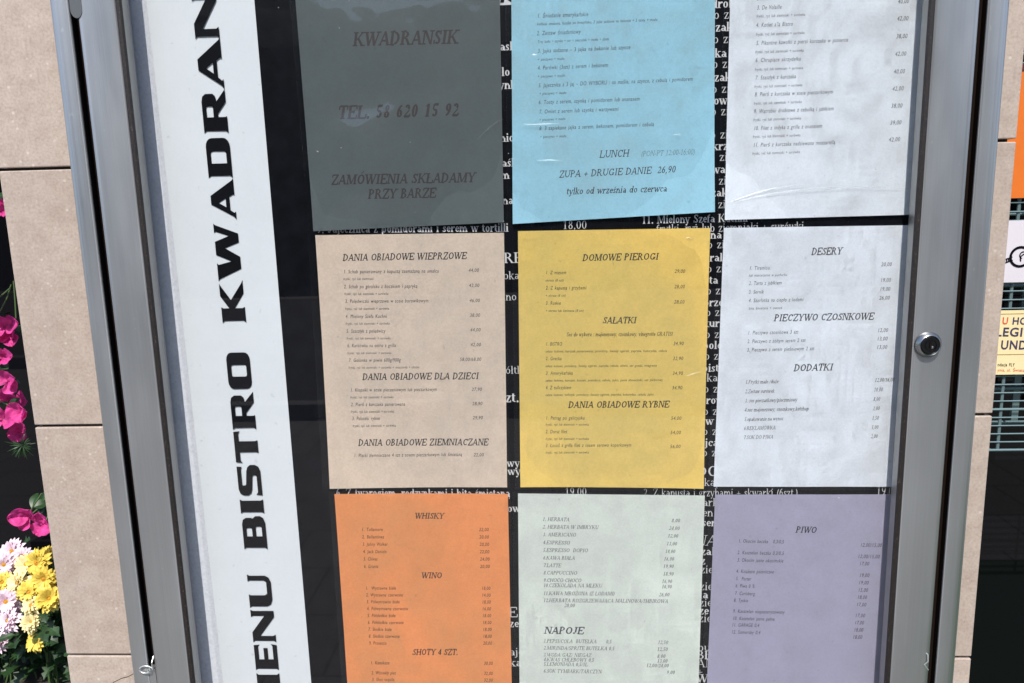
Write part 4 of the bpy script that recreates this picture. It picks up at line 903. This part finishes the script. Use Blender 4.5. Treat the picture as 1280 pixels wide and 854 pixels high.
obj('drawing', bm, M_blackprint, t)
cream = paper_mat('cream_card', rgb(214, 196, 150), .03, .0)
t, x0, z0, z1 = poster('poster', 'cream poster with bold dark lettering at the bottom of the rack', 388, 468, cream)
M_red = mat('red_print', (.55, .06, .03), .6); M_navy = mat('navy_print', (.03, .025, .07), .6)
def ptext(text, u0, v0, cap, m, bold=.035, u1=None, slope=.01):
    bm = bmesh.new(); ps, w = sans_polys(text, bold, 0); a = at(u0, v0, YQ); cp = cap * mm
    b = at(u1, v0 + slope * (u1 - u0), YQ) if u1 else Vector((a.x + w * cp, 0, a.z)); write(bm, ps, w, (a.x, a.z), (b.x, b.z), cp, lambda x, z: YQ - .0018); obj('lettering', bm, m, t)
ptext('U', 1251.5, 405, 7.6, M_red, .03, 1258.7); ptext('HO', 1264, 405.3, 7.8, M_navy, .03, 1283)
ptext('LEGIT', 1243, 420, 9.6, M_navy, .03, 1288); ptext('UND', 1249.5, 436.2, 9.8, M_navy, .03, 1282)
ptext('ndacja FLY', 1246, 457.5, 3.6, M_blackprint, .012, 1267.5); ptext('ynia, ul. Świętoj', 1246, 464, 3.3, M_red, .006, 1281)
bm = bmesh.new(); a = at(1246, 443.2, YQ); box(bm, a.x, a.x + .2, YQ - .0022, YQ - .0017, a.z, a.z + .0008); a = at(1246, 392.5, YQ); box(bm, a.x, a.x + .2, YQ - .0022, YQ - .0017, a.z, a.z + .0006)
obj('rule', bm, mat('ochre_rule', (.45, .3, .12), .6), t)

# ------------------------------------------------------------------ creases in the clear film, catching the sun
def crease(pts, r=.0005, y=-.0084):
    b = bmesh.new(); P = [at(u, v, y) for u, v in pts]; n = len(P)
    tube(b, P, [r * max(.15, math.sin(math.pi * (i + .3) / (n - .4))) for i in range(n)], 8); return b
blue_o = [c for c in COL.objects if c.get('label', '').startswith('light blue')][0]
white_o = [c for c in COL.objects if c.get('label', '').startswith('white sheet of numbered')][0]
yel_o = [c for c in COL.objects if c.get('label', '').startswith('yellow sheet')][0]
grey_o = [c for c in COL.objects if c.get('label', '').startswith('dark grey sheet')][0]
for o, pts, r in ((blue_o, [(652, 155), (665, 155.6), (680, 155), (699, 154.4)], .0004), (blue_o, [(672, 200.5), (688, 200), (702, 200.6)], .0004), (blue_o, [(842, 168.4), (847, 168), (851, 168.3)], .0007), (blue_o, [(664, 68.4), (668, 68), (672, 68.4)], .0007),
                  (white_o, [(910, 254), (925, 248), (945, 241), (965, 236), (985, 232), (1010, 231)], .00045), (white_o, [(912, 255), (940, 247), (970, 241.5), (1010, 236), (1060, 233), (1110, 234), (1138, 236)], .00045),
                  (yel_o, [(857, 298), (861, 297), (868, 299)], .0006), (yel_o, [(765, 325), (766.5, 329), (767, 333)], .0004), (yel_o, [(858, 470), (866, 467.5), (876, 464)], .0004), (grey_o, [(396, 189), (398, 189.5)], .0006),
                  (grey_o, [(594, 178), (606, 164), (622, 152), (629, 149)], .0002)):
    obj('film_crease', crease(pts, r), M_crease, o, True)
# dust specks on the glass, and the hinge cap at the top of the left stile
dz_ = bmesh.new(); rr_ = random.Random(5)
for _ in range(70):
    x, z = rr_.uniform(IX0, IX1), rr_.uniform(-.44, .44); q = .00025 + .0004 * rr_.random() ** 3
    bmesh.ops.create_icosphere(dz_, subdivisions=1, radius=q, matrix=Matrix.Translation((x, YF + .0030, z)))
obj('dust', dz_, mat('pale_dust', (.5, .5, .5), .9), door)
hb = bmesh.new(); P = []
cx, cz = atx(94, 0, YF), atz(94, 12, YF)
for i in range(13): a = math.pi + math.pi * i / 12; P.append((cx + .0062 * math.cos(a), cz + .0085 * math.sin(a)))
P = [(cx - .0062, cz + .06)] + P + [(cx + .0062, cz + .06)]
f = [hb.verts.new((x, YF - .0006, z)) for x, z in P]; b_ = [hb.verts.new((x, YF + .004, z)) for x, z in P]
hb.faces.new(f)
for i in range(len(P)): j = (i + 1) % len(P); hb.faces.new((f[i], b_[i], b_[j], f[j]))
bmesh.ops.recalc_face_normals(hb, faces=hb.faces)
obj('hinge_cap', hb, mat('dull_aluminium', (.12, .125, .13), .5, .6), case)
